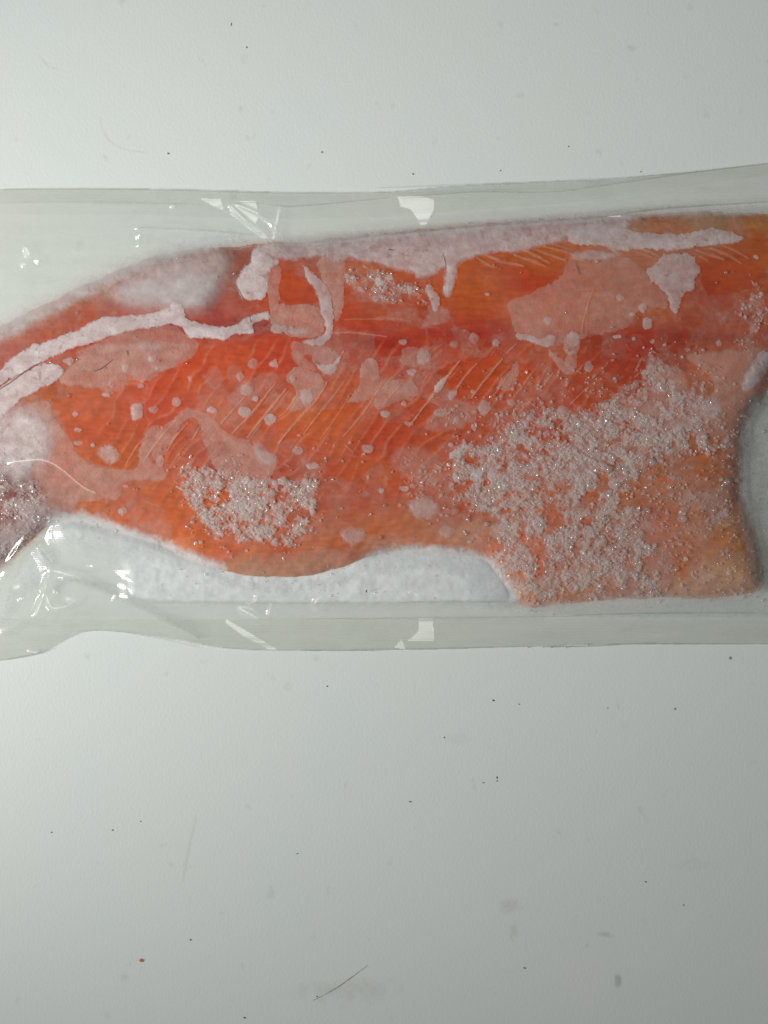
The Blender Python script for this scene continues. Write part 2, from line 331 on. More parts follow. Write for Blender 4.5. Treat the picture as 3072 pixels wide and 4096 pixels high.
# crease where the bag pinches the loin
pd, pp = seg_dist(U, V, cv('B', [(660, 530), (560, 640), (400, 800), (280, 960), (250, 1100)]), False)
Hf -= 2.2*np.exp(-(pd/12.)**2)*sstep(0, 10, SD)
FD = []   # flesh tones: place, colour as lit there
def tone(f, x, y, c, r=1.0):
    p = cv(f, [(x, y)])[0]; FD.append((p[0], p[1], *c, r))
for a in [('A', 300, 1330, (196, 84, 58)), ('A', 50, 1450, (190, 80, 66)), ('A', 650, 1190, (194, 76, 44)), ('A', 600, 1020, (186, 100, 74)), ('A', 150, 1250, (184, 142, 116)), ('A', 700, 950, (190, 140, 118)),
          ('A', 1050, 1110, (186, 74, 58)), ('A', 1100, 900, (180, 150, 145)), ('A', 1450, 800, (176, 150, 146)), ('A', 900, 1370, (190, 60, 32)), ('A', 1350, 1340, (186, 64, 40)),
          ('B', 340, 830, (160, 70, 50)), ('B', 300, 960, (160, 80, 66)), ('B', 300, 1230, (168, 58, 56)), ('B', 590, 1240, (160, 52, 55)), ('B', 480, 1130, (172, 88, 74)), ('B', 850, 900, (198, 74, 34)), ('B', 640, 1090, (192, 70, 36)),
          ('B', 900, 1040, (188, 62, 26)), ('B', 1180, 690, (172, 74, 52)), ('B', 1450, 770, (190, 92, 52)), ('B', 1420, 1100, (186, 64, 30)), ('B', 1550, 1400, (176, 44, 22)), ('B', 1380, 1400, (186, 66, 36)),
          ('B', 650, 1400, (200, 62, 24)), ('B', 300, 1500, (206, 78, 40)), ('B', 1150, 1500, (180, 88, 76)), ('B', 1590, 1370, (162, 30, 14)),
          ('C', 100, 780, (190, 84, 46)), ('C', 100, 1150, (184, 74, 34)), ('C', 100, 1270, (176, 54, 22)), ('C', 60, 1390, (160, 28, 10)), ('C', 250, 1480, (178, 44, 20)), ('C', 850, 920, (188, 84, 32)), ('C', 1250, 900, (178, 52, 14)),
          ('C', 1350, 650, (178, 84, 32)), ('C', 850, 1100, (186, 78, 26)), ('C', 720, 1330, (164, 38, 16)), ('C', 1000, 1330, (168, 44, 20)), ('C', 600, 1300, (174, 52, 22)), ('C', 1300, 1120, (190, 100, 66)), ('C', 1500, 1500, (172, 72, 40)), ('C', 780, 1500, (182, 62, 24)),
          ('D', 1350, 1000, (156, 62, 28)), ('D', 1600, 600, (162, 100, 50)), ('D', 1600, 750, (150, 66, 26)), ('D', 700, 640, (164, 92, 54)), ('D', 550, 600, (160, 118, 90)), ('D', 1150, 1150, (148, 46, 22)), ('D', 1100, 1400, (146, 54, 30)),
          ('D', 600, 1590, (146, 32, 16)), ('D', 820, 1370, (164, 72, 28)), ('D', 300, 1250, (178, 94, 62)), ('D', 300, 1620, (150, 44, 20)), ('D', 900, 1600, (136, 44, 24)), ('D', 1200, 570, (150, 112, 80)),
          ('E', 330, 380, (188, 84, 36)), ('E', 700, 480, (204, 92, 56)), ('E', 780, 620, (202, 78, 38)), ('E', 1350, 450, (206, 62, 16)), ('E', 1600, 100, (208, 66, 20)), ('E', 1000, 920, (200, 88, 34)), ('E', 1000, 1250, (198, 84, 40)), ('E', 700, 900, (202, 94, 54)),
          ('E', 750, 1310, (196, 94, 44)), ('E', 1250, 1350, (206, 94, 48)), ('E', 1550, 1470, (202, 90, 36)), ('E', 450, 1050, (206, 116, 96)), ('E', 20, 1320, (176, 50, 36)), ('E', 150, 1150, (120, 60, 62)), ('E', 100, 1300, (150, 80, 76)), ('E', 60, 1450, (150, 84, 80)),
          ('G', 100, 250, (204, 74, 34)), ('G', 250, 200, (206, 86, 52)), ('G', 600, 60, (202, 60, 24)), ('G', 850, 60, (196, 58, 22)), ('G', 330, 550, (204, 86, 42)), ('G', 460, 650, (198, 76, 30)), ('G', 1000, 560, (204, 90, 34)), ('G', 870, 730, (200, 76, 28)),
          ('G', 1200, 620, (196, 82, 28)), ('G', 1600, 720, (178, 56, 26)), ('G', 900, 950, (184, 66, 40)), ('G', 1200, 1180, (180, 66, 30)), ('G', 1550, 1200, (184, 66, 28)), ('G', 100, 1400, (204, 92, 44)), ('G', 1450, 300, (190, 84, 52)), ('G', 300, 840, (184, 80, 64)),
          ('H', 150, 330, (206, 94, 46)), ('H', 350, 420, (206, 90, 56)), ('H', 800, 440, (194, 80, 46)), ('H', 450, 540, (184, 128, 84)), ('H', 900, 540, (182, 130, 96)), ('H', 1250, 510, (182, 126, 92)), ('H', 620, 620, (184, 140, 96)), ('H', 1300, 400, (184, 88, 54)),
          ('H', 20, 460, (206, 130, 84)), ('I', 850, 200, (180, 60, 14)), ('I', 200, 700, (180, 62, 26)), ('I', 950, 700, (174, 66, 34)), ('I', 1250, 180, (176, 66, 30)), ('I', 1600, 380, (166, 54, 20)), ('I', 100, 1500, (186, 92, 44)), ('I', 60, 1000, (188, 82, 48)),
          ('I', 700, 1380, (176, 76, 48)), ('I', 800, 1520, (180, 122, 88)), ('I', 400, 1480, (178, 102, 62)), ('J', 200, 350, (158, 62, 30)), ('J', 400, 60, (150, 40, 18)), ('J', 850, 80, (138, 42, 26)), ('J', 1150, 150, (162, 84, 54)), ('J', 1180, 330, (148, 72, 38)),
          ('J', 700, 1200, (164, 96, 64)), ('J', 1200, 950, (154, 82, 48)), ('J', 650, 1300, (154, 74, 38)), ('J', 850, 800, (150, 84, 60)), ('J', 1350, 1230, (144, 80, 50)), ('J', 1250, 1600, (158, 96, 62)), ('L', 700, 280, (166, 88, 66)), ('L', 980, 500, (156, 80, 44)),
          ('L', 1450, 200, (152, 96, 58)), ('L', 1300, 640, (160, 124, 90)), ('L', 1550, 650, (152, 112, 70)), ('L', 1100, 720, (160, 118, 84)), ('L', 600, 650, (154, 114, 94)), ('L', 100, 650, (172, 130, 100)), ('L', 450, 330, (150, 70, 48)),
          ('K', 1250, 800, (184, 128, 78)), ('K', 1400, 860, (186, 112, 78)), ('K', 1050, 470, (178, 90, 60)), ('K', 1250, 380, (184, 96, 66)), ('K', 1500, 530, (164, 74, 56)), ('K', 650, 80, (170, 68, 40)), ('K', 300, 300, (186, 92, 52)), ('K', 100, 420, (190, 140, 112)),
          ('E', 220, 1170, (110, 44, 48)), ('E', 40, 1230, (120, 50, 54)), ('E', -60, 1400, (110, 50, 54)), ('p', 784, 300, (150, 62, 28)), ('p', 790, 250, (154, 78, 38)), ('p', -30, 360, (190, 80, 60)), ('p', -30, 480, (150, 70, 70))]:
    tone(*a)
FD = np.array(FD)
def illum(uu, vv):
    """light falling on the table at a place of the plan, to turn tones judged by eye into surface colours"""
    P = np.stack([(uu-CU)*S, (CV-vv)*S, 0*uu], -1); d = P-LP; r = np.linalg.norm(d, axis=-1, keepdims=True); d = d/r
    nl = AIM-LP; nl = nl/np.linalg.norm(nl); ca = d@nl; ta = np.sqrt(1-ca**2)/ca
    return (.076 + .78*(-d[:, 2])*ca/r[:, 0]**2*np.maximum(.851-ta, 0))[:, None]/.77
alb = lin(FD[:, 2:5]*.93)/illum(FD[:, 0], FD[:, 1])*np.array((1.10, 1.16, .95))
tan_ = sstep(45, 100, FD[:, 4]); alb[:, 2] *= 1+.30*tan_; alb[:, 1] *= 1-.06*tan_
alb = np.clip(alb*.94 + .06*alb.mean(0), .003, .92)
def flesh_tone(UU, VV):
    UUn = UU + fbm(UU, VV, 30, 3, 21)*14; VVn = VV + fbm(UU, VV, 26, 3, 22)*8
    num = np.zeros(UU.shape+(3,)); den = np.zeros(UU.shape)
    for k in range(len(FD)):
        d2 = ((UUn-FD[k, 0])/1.5)**2 + (VVn-FD[k, 1])**2
        wgt = 1/(d2+110)**1.9
        num += wgt[..., None]*alb[k]; den += wgt
    return num/den[..., None]
mf = SDn > -2.5
tone_f = np.zeros(U.shape+(3,))
ft = flesh_tone(U[mf], V[mf])
# muscle blocks: slight tonal banding along the flakes of the belly side
ph = (U[mf]*.80 + V[mf]*.62)/13.0 + fbm(U[mf], V[mf], 60, 3, 8)*1.2
band = .5+.5*np.sin(ph*2*math.pi)
septa = np.exp(-(np.abs((ph % 1)-.5)/.09)**2)*sstep(-.35, .25, fbm(U[mf], V[mf], 22, 4, 12))*sstep(335, 350, V[mf])*sstep(520, 470, V[mf])*sstep(90, 130, U[mf])*sstep(640, 560, U[mf])
ft = ft*(1-.5*septa[:, None]) + lin((232, 140, 104))*.5*septa[:, None]
rd, _ = seg_dist(U[mf], V[mf], cv('M', [(740,738),(800,738),(860,748),(920,718),(1050,722),(1110,716),(1300,722),(1420,716),(1560,728),(1659,722)]), False)
rm = np.exp(-(rd/4.2)**2)*(.6+.6*fbm(U[mf], V[mf], 16, 3, 14))
rm = np.clip(rm, 0, 1)[:, None]; ft = ft*(1-rm) + ft*np.array((.90, .50, .42))*rm
ft *= (1 + .14*(band[:, None]-.5)*sstep(340, 370, V[mf])[:, None]) * (1 + .16*fbm(U[mf], V[mf], 8, 4, 9))[:, None]
tone_f[mf] = np.clip(ft, .004, 1)

root = bpy.data.objects.new('salmon_fillet', None); COL.objects.link(root)
root['label'] = 'frozen orange salmon fillet with pale frost patches lying inside the clear bag'; root['category'] = 'fish fillet'
fl = link('flesh', grid_mesh('flesh', U, V, np.maximum(Hf, .6), mf, {'tone': tone_f}), M_flesh, root)
sk = link('skin', grid_mesh('skin', U[::3, ::3], V[::3, ::3], np.full(U[::3, ::3].shape, .9), (SD > -2.0)[::3, ::3]), M_skin, root)

def samp(A, uu, vv):
    x = np.clip(uu-u[0], 0, len(u)-1.001); y = np.clip(vv-v[0], 0, len(v)-1.001)
    xi = x.astype(int); yi = y.astype(int); fx = x-xi; fy = y-yi
    return (A[yi, xi]*(1-fx)+A[yi, xi+1]*fx)*(1-fy)+(A[yi+1, xi]*(1-fx)+A[yi+1, xi+1]*fx)*fy
Hb = np.maximum(blur(Hf, 5.0)*1.0, Hf)      # smooth covering height
SLAB = chaikin([(58, 518), (110, 528), (150, 540), (190, 556), (260, 574), (320, 570), (366, 552), (430, 546), (482, 552), (505, 572), (517, 601), (470, 603), (300, 603), (131, 602), (127, 590), (124, 566), (100, 560), (64, 552), (50, 535)], 2)
SLD = sdf(U, V, SLAB)
Hs = 2.6*sstep(-3, 9, SLD + fbm(U, V, 10, 3, 31)*1.0)
Hs += (fbm(U, V, 30, 3, 32)*.8 + fbm(U, V, 5, 3, 33)*.25)*sstep(2, 8, SLD)

# ------------------------------------------------------------ frost patches and veils
def patch(name, f, pts, dens, soft=1.2, amp=2.6, scale=8, mat=None, off=1.0, sub=2, thick=.35, rimcut=True, parent=root, smooth_pts=1):
    global PS
    PS += 1
    P = chaikin(cv(f, pts), smooth_pts)
    x0, y0 = P.min(0)-soft-amp-3; x1, y1 = P.max(0)+soft+amp+3
    st = 1.0 if max(x1-x0, y1-y0) > 22 else .6
    uu = np.arange(max(x0, u[0]), min(x1, u[-1]), st); vv = np.arange(y0, y1, st)
    A, B = np.meshgrid(uu, vv)
    sd = sdf(A, B, P) + fbm(A, B, scale, 4, PS+50, .75)*amp*1.25
    de = sstep(-soft, soft, sd)
    H = np.maximum(samp(Hb, A, B), samp(Hs, A, B)) + off + thick*sstep(0, 4, sd)
    den = dens*de*(1 + .16*fbm(A, B, 12, 3, PS+90))*(1-.38*sstep(.28, .62, fbm(A, B, 5.5, 3, PS+120, .6)))*(1+.12*fbm(A*.3, B, 3, 2, PS+121))
    if rimcut: den *= sstep(-8, -1, samp(SD, A, B))
    keep = de > .004
    if keep.sum() < 6: return None
    return link(name, grid_mesh(name, A, B, H, keep, {'dens': np.clip(den, 0, 1)}), mat or M_frost, parent)
PS = 0
def ell(f, x, y, rx, ry=None, dens=.6, rot=0, **kw):
    ry = ry or rx; a = np.linspace(0, 2*math.pi, 11)[:-1]
    r = 1 + .17*np.array([random.uniform(-1, 1) for _ in a])
    pts = np.stack([x + r*(rx*np.cos(a)*math.cos(rot) - ry*np.sin(a)*math.sin(rot)), y + r*(rx*np.cos(a)*math.sin(rot) + ry*np.sin(a)*math.cos(rot))], -1)
    kw.setdefault('amp', 1.3); kw.setdefault('scale', 5); kw.setdefault('soft', random.uniform(.7, 1.6))
    kw.setdefault('mat', M_spot)
    return patch('frost_spot', f, pts, dens*random.uniform(.72, 1.0), **kw)
VE = [  # thin veils: frame, outline, density, edge softness
 ('E', [(130,490),(250,430),(400,400),(430,480),(440,560),(560,690),(620,830),(740,950),(840,975),(1040,990),(1140,1000),(1160,830),(1210,650),(1280,615),(1340,640),(1300,760),(1200,900),(1400,1010),(1380,1100),(1020,1060),(1000,1250),(850,1230),(640,1270),(590,1340),(450,1330),(300,1200),(280,1000),(330,940),(150,900)], .40, 1.2),
 ('E', [(480,260),(520,180),(650,80),(640,-20),(850,-40),(1100,-60),(1560,-60),(1560,0),(1500,60),(1480,130),(1340,170),(1250,270),(1100,250),(1000,330),(870,400),(850,330),(700,300),(560,300)], .40, 1.5),
 ('A', [(850,1370),(1000,1310),(1430,1235),(1500,1270),(1550,1340),(1640,1360),(1659,1450),(1540,1560),(1340,1640),(850,1659),(650,1600),(680,1450)], .36, 1.0),
 ('G', [(-100,560),(-40,490),(90,482),(160,530),(260,610),(300,660),(380,720),(480,740),(540,790),(600,830),(740,860),(750,1000),(640,1090),(400,1120),(200,960),(120,700),(100,620),(60,560),(0,560),(-60,640),(-150,800),(-230,950),(-300,900),(-250,650),(-160,600)], .42, 1.0),
 ('G', [(180,140),(290,150),(300,340),(180,320),(140,240)], .22, 1.5),
 ('G', [(330,130),(430,120),(450,180),(370,260),(320,220)], .2, 1.5),
 ('G', [(560,230),(640,180),(760,200),(700,290),(600,380),(520,440),(400,470),(300,400),(420,320)], .25, 1.5),
 ('G', [(820,200),(880,150),(960,143),(1050,190),(1150,240),(1140,310),(1080,400),(1000,480),(880,500),(830,490),(860,420),(910,340),(880,290),(820,270)], .46, .8),
 ('G', [(900,0),(960,60),(1020,90),(1080,170),(1050,190),(960,143),(920,140),(890,60)], .36, .8),
 ('G', [(1430,120),(1500,60),(1600,100),(1590,240),(1540,420),(1400,440),(1310,430),(1400,330),(1440,230)], .48, .8),
 ('B', [(620,740),(700,740),(760,760),(780,840),(750,930),(770,1020),(740,1080),(1090,1070),(1130,1200),(1145,1290),(1080,1350),(960,1360),(830,1330),(700,1240),(680,1130),(670,1000),(650,880)], .44, .8),
 ('B', [(840,1340),(960,1400),(1180,1420),(1260,1480),(1200,1560),(1130,1575),(1060,1550),(1020,1480),(960,1500),(900,1600)], .34, 1.0),
 ('B', [(1060,700),(1250,650),(1320,700),(1300,1000),(1270,1200),(1200,1220),(1200,1000),(1150,940),(1100,850)], .52, .9),
 ('C', [(1590,720),(1659,640),(2050,660),(2240,780),(2300,900),(2420,970),(2450,1120),(2300,1090),(2200,1090),(2100,1290),(1700,1350),(1480,1420),(1400,1430),(1155,1330),(1130,1170),(1090,1040),(1270,1000),(1400,920),(1540,840)], .34, .8),
 ('C', [(230,1430),(420,1430),(520,1400),(470,1480),(450,1600),(330,1600),(200,1560)], .3, 1.0),
 ('C', [(440,1060),(600,1090),(640,1210),(400,1260),(360,1290),(430,1180)], .3, 1.5),
 ('C', [(1560,1380),(1600,1300),(1700,1310),(1720,1400),(1650,1500),(1570,1480)], .45, .8),
 ('I', [(1155,95),(1200,95),(1190,200),(1160,320),(1060,345),(1005,310),(1030,240),(1110,180)], .48, .7),
 ('I', [(60,260),(200,225),(370,270),(350,420),(200,420),(60,500),(0,500),(0,320)], .44, .8),
 ('I', [(370,360),(500,340),(600,300),(660,420),(820,430),(850,560),(760,640),(600,660),(500,690),(380,640),(560,480),(470,440)], .28, 1.5),
 ('I', [(340,20),(480,0),(460,110),(360,120)], .42, .8),
 ('I', [(1430,0),(1470,0),(1560,90),(1659,150),(1659,200),(1560,200),(1510,130)], .52, .8),
 ('I', [(200,780),(480,830),(600,960),(520,1180),(300,1080),(120,950)], .26, 4),
 ('J', [(940,50),(1150,30),(1300,0),(1659,0),(1659,300),(1580,450),(1460,550),(1440,850),(1380,870),(1250,740),(1000,700),(800,700),(560,640),(400,560),(500,400),(640,330),(700,250),(640,80),(720,60),(800,130),(940,130),(1000,320),(1100,390),(1210,370),(1220,220)], .42, 2.0),
 ('J', [(430,1620),(600,1450),(800,1430),(1000,1500),(900,1650),(700,1800),(480,1750)], .25, 4),
 ('J', [(900,1240),(1100,1180),(1400,1080),(1420,1180),(1300,1280),(1380,1380),(1250,1420),(1150,1330),(980,1300)], .38, 2.5),
 ('L', [(560,640),(800,450),(900,480),(850,700),(1200,680),(1590,600),(1600,740),(1200,790),(600,790)], .34, 3),
 ('H', [(420,480),(800,440),(1250,450),(1400,420),(1300,580),(900,640),(500,620),(300,560)], .16, 4),
 ('E', [(1020,1250),(1060,1450),(1350,1500),(1450,1560),(1350,1300),(1200,1200)], .16, 3),
 ('F', [(1050,300),(1450,260),(1400,480),(1250,430),(1070,380)], .22, 3),
 ('A', [(880,1030),(830,920),(1000,820),(1250,740),(1500,660),(1659,600),(1900,640),(1800,900),(1659,1040),(1530,1090),(1360,1110),(1180,1090),(1000,1050)], .62, 5),
 ('A', [(40,1240),(300,1120),(520,1020),(700,950),(800,890),(760,980),(620,1080),(480,1200),(200,1300),(0,1400)], .32, 4),
]
for f, pts, dn, so in VE:
    patch('frost_veil', f, pts, dn*.92, soft=so, amp=2.6, scale=8, mat=M_veil, off=.5, thick=.2)
WH = [  # dense white-pink frost
 ('A', [(-300,1750),(0,1640),(60,1540),(180,1470),(260,1410),(380,1390),(500,1330),(650,1290),(740,1240),(800,1190),(900,1165),(1000,1185),(1150,1165),(1250,1150),(1400,1110),(1420,1060),(1500,1060),(1520,1130),(1540,1200),(1659,1230),
        (1780,1255),(1890,1260),(1960,1235),(2030,1200),(2080,1155),(2160,1140),(2245,1140),(2240,1200),(2190,1195),(2100,1210),(2075,1250),(2120,1320),(2030,1320),(1930,1310),(1850,1370),(1770,1350),(1659,1350),(1550,1340),(1500,1260),(1430,1230),(1300,1260),(1000,1310),(850,1360),(650,1420),(450,1500),(330,1560),(150,1659),(0,1740),(-200,1900)], .86, .9),
 ('E', [(-200,420),(0,315),(100,240),(250,155),(350,118),(450,110),(510,150),(520,200),(480,240),(400,290),(330,320),(250,370),(180,400),(130,450),(60,510),(0,570),(-200,700)], .84, .9),
 ('E', [(-200,640),(0,570),(70,530),(130,490),(250,510),(380,560),(420,660),(420,800),(380,920),(250,980),(200,1080),(100,1060),(-50,960),(-200,900)], .86, 8),
 ('B', [(530,610),(600,600),(700,680),(760,700),(750,740),(700,740),(660,830),(665,1030),(470,1055),(400,910),(440,800),(510,740)], .84, 1.0),
 ('B', [(960,740),(1080,860),(1190,970),(1200,1080),(1220,1200),(1190,1340),(1120,1415),(1000,1410),(940,1370),(1100,1350),(1150,1300),(1130,1200),(1100,1080),(1090,1010),(1020,900),(970,820)], .62, .8),
 ('B', [(540,600),(700,560),(900,560),(1100,545),(1300,520),(1659,485),(1900,465),(2250,430),(2500,405),(2750,385),(3100,365),(3400,350),(3700,330),(3660,440),(3520,520),(3200,520),(3050,560),(2900,590),(2750,640),(2560,630),(2430,660),(2250,715),(2225,870),(2160,1020),(2120,960),(2150,750),(2080,800),(1900,870),(1890,810),(1720,780),(1560,730),(1400,690),(1300,700),(1250,720),(1100,660),(900,700),(760,700),(640,640)], .72, 2.0),
 ('D', [(100,620),(420,640),(560,665),(700,690),(760,700),(860,690),(1000,700),(1100,660),(1250,645),(1350,680),(1470,710),(1440,760),(1300,775),(1100,800),(850,840),(780,820),(560,820),(430,850),(250,780),(0,790),(0,640)], .74, .8),
 ('D', [(640,990),(760,920),(800,850),(1050,860),(1060,950),(1110,970),(1090,1040),(1040,1090),(1050,1160),(970,1190),(930,1250),(900,1390),(860,1330),(820,1180),(700,1110)], .58, .7),
 ('D', [(0,880),(100,830),(250,840),(460,850),(360,900),(150,920)], .42, 1.2),
 ('G', [(940,310),(1020,310),(1045,400),(1000,470),(950,440),(930,380)], .5, 1.0),
 ('G', [(1020,60),(1080,120),(1150,125),(1210,100),(1250,60),(1280,0),(1310,0),(1260,90),(1230,180),(1180,215),(1110,190),(1060,130)], .56, .7),
 ('C', [(1150,1320),(1250,1325),(1400,1370),(1480,1310),(1510,1350),(1450,1430),(1400,1420),(1250,1365),(1165,1350)], .55, .7),
 ('C', [(410,900),(470,920),(540,1010),(530,1100),(490,1150),(440,1030)], .64, .7),
 ('C', [(0,840),(65,838),(75,920),(0,925)], .75, .7),
 ('I', [(480,330),(530,260),(600,200),(640,190),(570,280),(540,340),(500,355)], .7, .6),
 ('I', [(600,360),(690,320),(660,400),(610,420)], .55, .7),
 ('I', [(780,1030),(840,980),(900,945),(930,980),(880,1040),(920,1100),(780,1090)], .78, .6),
 ('I', [(930,1000),(960,970),(990,1030),(1050,1010),(1040,1050),(980,1100),(940,1080)], .78, .6),
 ('I', [(590,850),(680,820),(740,770),(780,800),(740,860),(640,920)], .72, .9),
 ('J', [(1570,40),(1659,0),(1700,60),(1659,130),(1590,270),(1450,360),(1440,280),(1500,180)], .66, 1.5),
 ('G', [(540,780),(600,760),(640,840),(740,880),(740,940),(660,960),(560,880)], .4, 2.0),
 ('A', [(950,980),(1000,900),(1200,900),(1450,860),(1659,800),(1800,860),(1760,1000),(1659,1100),(1500,1080),(1200,1040),(1050,1010)], .6, 5),
 ('F', [(60,120),(300,100),(480,160),(560,200),(480,300),(300,330),(180,240)], .5, 4),
 ('F', [(-80,440),(60,300),(220,240),(400,260),(240,420),(60,600),(-80,700)], .5, 5),
]
for f, pts, dn, so in WH:
    patch('frost_patch', f, pts, dn*.92, soft=so*1.5, amp=2.4, scale=7)
for f, pts, dn, so in [   # white frost blurring the lower rim
 ('p', [(40,520),(60,512),(90,512),(130,528),(165,540),(190,552),(230,566),(210,574),(170,566),(130,552),(90,540),(55,536)], .62, 5),
 ('p', [(345,572),(372,552),(420,545),(455,548),(488,554),(505,575),(520,596),(508,606),(480,604),(470,580),(430,566),(380,572)], .66, 5),
 ('p', [(500,600),(560,603),(640,596),(700,597),(790,592),(790,612),(700,616),(560,617),(500,612)], .30, 4),
 ('p', [(200,572),(260,582),(330,577),(360,566),(350,582),(300,592),(230,590)], .45, 4),
 ('p', [(-40,352),(0,320),(60,293),(130,258),(200,236),(240,232),(240,243),(205,250),(140,270),(70,305),(10,336),(-40,366)], .40, 5),
 ('p', [(110,300),(140,270),(190,250),(228,250),(236,262),(222,288),(200,312),(165,306),(140,312)], .30, 12),
 ('p', [(250,234),(288,236),(380,232),(480,225),(580,215),(640,209),(780,205),(780,213),(640,217),(560,226),(400,240),(300,246)], .34, 4),
 ('p', [(752,395),(738,440),(737,500),(748,550),(756,596),(764,596),(757,545),(748,500),(748,440),(764,395)], .26, 4),
 ('p', [(484,560),(500,575),(520,600),(510,608),(470,606),(462,580),(470,560)], .5, 6),
 ('p', [(0,600),(20,570),(45,545),(60,556),(30,590),(0,625)], .3, 5)]:
    patch('rim_frost', f, pts, dn, soft=so, amp=3.5, scale=9, mat=M_slab, off=1.2, thick=.2, rimcut=False)
for a in [('G',543,110,48,48,.4),('G',717,115,38,34,.55),('G',440,220,36,42,.45),('G',490,330,56,52,.42),('G',560,405,25,22,.7),('G',470,515,56,42,.62),('G',200,495,40,32,.55),('G',685,575,62,44,.78),('G',910,830,48,34,.6),
          ('G',1035,960,60,30,.6),('G',870,240,32,32,.55),('G',925,710,20,14,.5),('G',1490,820,52,42,.5),('G',1610,1165,26,22,.5),('G',1380,1535,100,72,.66),('G',1500,1060,18,22,.55),
          ('B',760,1275,72,40,.62),('B',900,1300,85,38,.62),('C',1435,1210,38,38,.65),('C',590,960,24,52,.8),('D',435,1228,40,30,.6),('D',620,1310,38,44,.55),('D',655,1440,46,56,.62),
          ('D',535,1360,22,16,.7),('D',1560,885,22,18,.7),('D',415,1550,34,14,.7),('D',545,1565,16,16,.6),('D',700,1585,18,20,.6),('D',1255,1600,26,28,.6),('D',40,1570,62,66,.42),
          ('I',1125,430,38,38,.62),('I',305,185,42,26,.68),('I',85,530,42,32,.6),('I',540,520,56,38,.5),('I',905,480,60,62,.45),('I',1560,500,62,48,.42),('I',240,445,22,20,.65),('I',820,640,26,30,.6),
          ('I',415,1300,130,100,.56),('I',675,1060,28,32,.8),('I',240,1150,44,24,.7),('I',50,1165,26,22,.5),('I',205,1285,15,15,.6),('I',670,590,20,28,.5),('I',925,1445,18,18,.6),('I',1045,1280,18,18,.5),('I',280,610,30,18,.5),
          ('E',1130,510,58,74,.55),('E',1460,430,38,42,.5),('E',1280,495,42,32,.42),('E',627,527,22,22,.65),('E',650,665,32,18,.65),('E',770,788,16,12,.8),('E',905,865,84,76,.48),('E',1340,645,12,12,.9),('E',650,770,36,24,.4),
          ('E',1265,70,38,30,.55),('E',1310,145,24,20,.6),('E',1165,300,28,20,.55),('E',920,285,24,26,.5),('E',880,370,30,26,.6),('E',1180,260,18,16,.5),('E',1040,150,30,36,.5),('E',1575,240,20,28,.5),('E',1330,920,34,52,.5),('E',1040,1130,24,16,.5),('E',1000,1335,20,20,.6),
          ('A',570,1540,44,36,.5),('A',860,1300,24,30,.4),('A',1240,1420,100,34,.45),('C',660,1400,36,34,.4),('C',820,1350,44,42,.38),('C',1000,1390,30,34,.5),('C',230,1385,40,26,.5),('C',400,1510,66,70,.34),('C',120,850,30,24,.7),('C',285,960,26,26,.6),
          ('J',30,90,52,88,.4),('J',170,140,36,52,.5),('J',705,935,34,28,.65),('J',1190,490,100,90,.62),('J',80,1000,80,70,.4),('J',1260,1390,80,34,.42),('J',1330,1095,42,36,.35),('J',945,1400,42,30,.5),('J',380,1110,50,44,.5),('J',250,770,70,38,.4),
          ('K',1040,250,80,70,.55),('K',600,260,70,50,.4),('F',1020,195,34,36,.5),('H',730,350,36,40,.4),('C',930,990,20,10,.6),('J',1000,600,110,60,.45),('J',620,600,90,60,.4),('L',460,590,80,60,.4)]:
    f, x, y, rx, ry, dn = a
    big = rx > 75
    ell(f, x, y, rx, ry, dn, amp=1.4 if not big else 3.0, soft=.8 if not big else 2.6)

# continuous thin glaze: mottled over the flesh, milky along the rim and over the gap beside it
rim = np.exp(-np.abs(SD+1.5)/np.where(SD > 0, 5.0, 4.5))
mott = fbm(U, V, 26, 5, 40, .65)
mott2 = fbm(U, V, 7, 4, 41, .6)
Gd = .0 + .09*sstep(-.02, .05, fbm(U, V, 34, 5, 43, .6)) + .07*sstep(.1, .16, fbm(U, V, 15, 4, 44, .6)) + .08*sstep(.0, .35, mott) + .18*sstep(.15, .5, mott2)*sstep(-.2, .3, mott)
wet = np.zeros(U.shape)      # places where the film lies wet on the flesh and no glaze dulls it
for f, pts in [('C',[(690,715),(880,660),(1400,585),(1560,590),(1590,700),(1530,840),(1400,930),(1240,1010),(1090,1040),(1130,1170),(1140,1300),(700,1330),(600,1020)]),
               ('I',[(690,330),(600,320),(600,230),(480,180),(700,80),(1060,70),(1000,250),(880,410),(820,440),(680,410)]),
               ('G',[(750,560),(830,505),(1000,520),(1150,500),(1350,440),(1480,500),(1400,620),(1250,740),(1050,840),(900,720),(740,780)]),
               ('E',[(450,460),(620,820),(740,950),(1140,1000),(1180,720),(1250,600),(1050,420),(800,330),(600,360)]),
               ('B',[(580,1330),(690,1280),(800,1340),(880,1450),(900,1600),(830,1659),(0,1659),(0,1500),(330,1400)]),
               ('E',[(1340,170),(1500,90),(1659,60),(1659,480),(1520,490),(1400,600),(1230,600),(1200,420),(1280,300)]),
               ('B',[(1250,1050),(1659,1060),(1659,1290),(1230,1280)]),('C',[(0,1180),(400,1250),(440,1420),(250,1500),(0,1520)]),
               ('D',[(1110,830),(1480,770),(1659,650),(1700,1000),(1400,1200),(1100,1200)]),('B',[(760,860),(840,800),(960,860),(1100,1000),(1080,1060),(760,1070)]),
               ('J',[(0,60),(500,60),(620,220),(400,480),(0,500)]),('E',[(1060,1300),(1400,1000),(1659,1100),(1659,1620),(1380,1560)]),('H',[(0,150),(300,380),(700,380),(1350,300),(1350,400),(700,450),(200,430),(0,380)]),
               ('I',[(-400,560),(200,620),(1000,600),(900,800),(300,760),(-350,1200)])]:
    wet = np.maximum(wet, sstep(-1, 1, sdf(U, V, chaikin(cv(f, pts), 1))+fbm(U, V, 9, 4, 47, .7)*3))
Gd *= 1-.88*wet
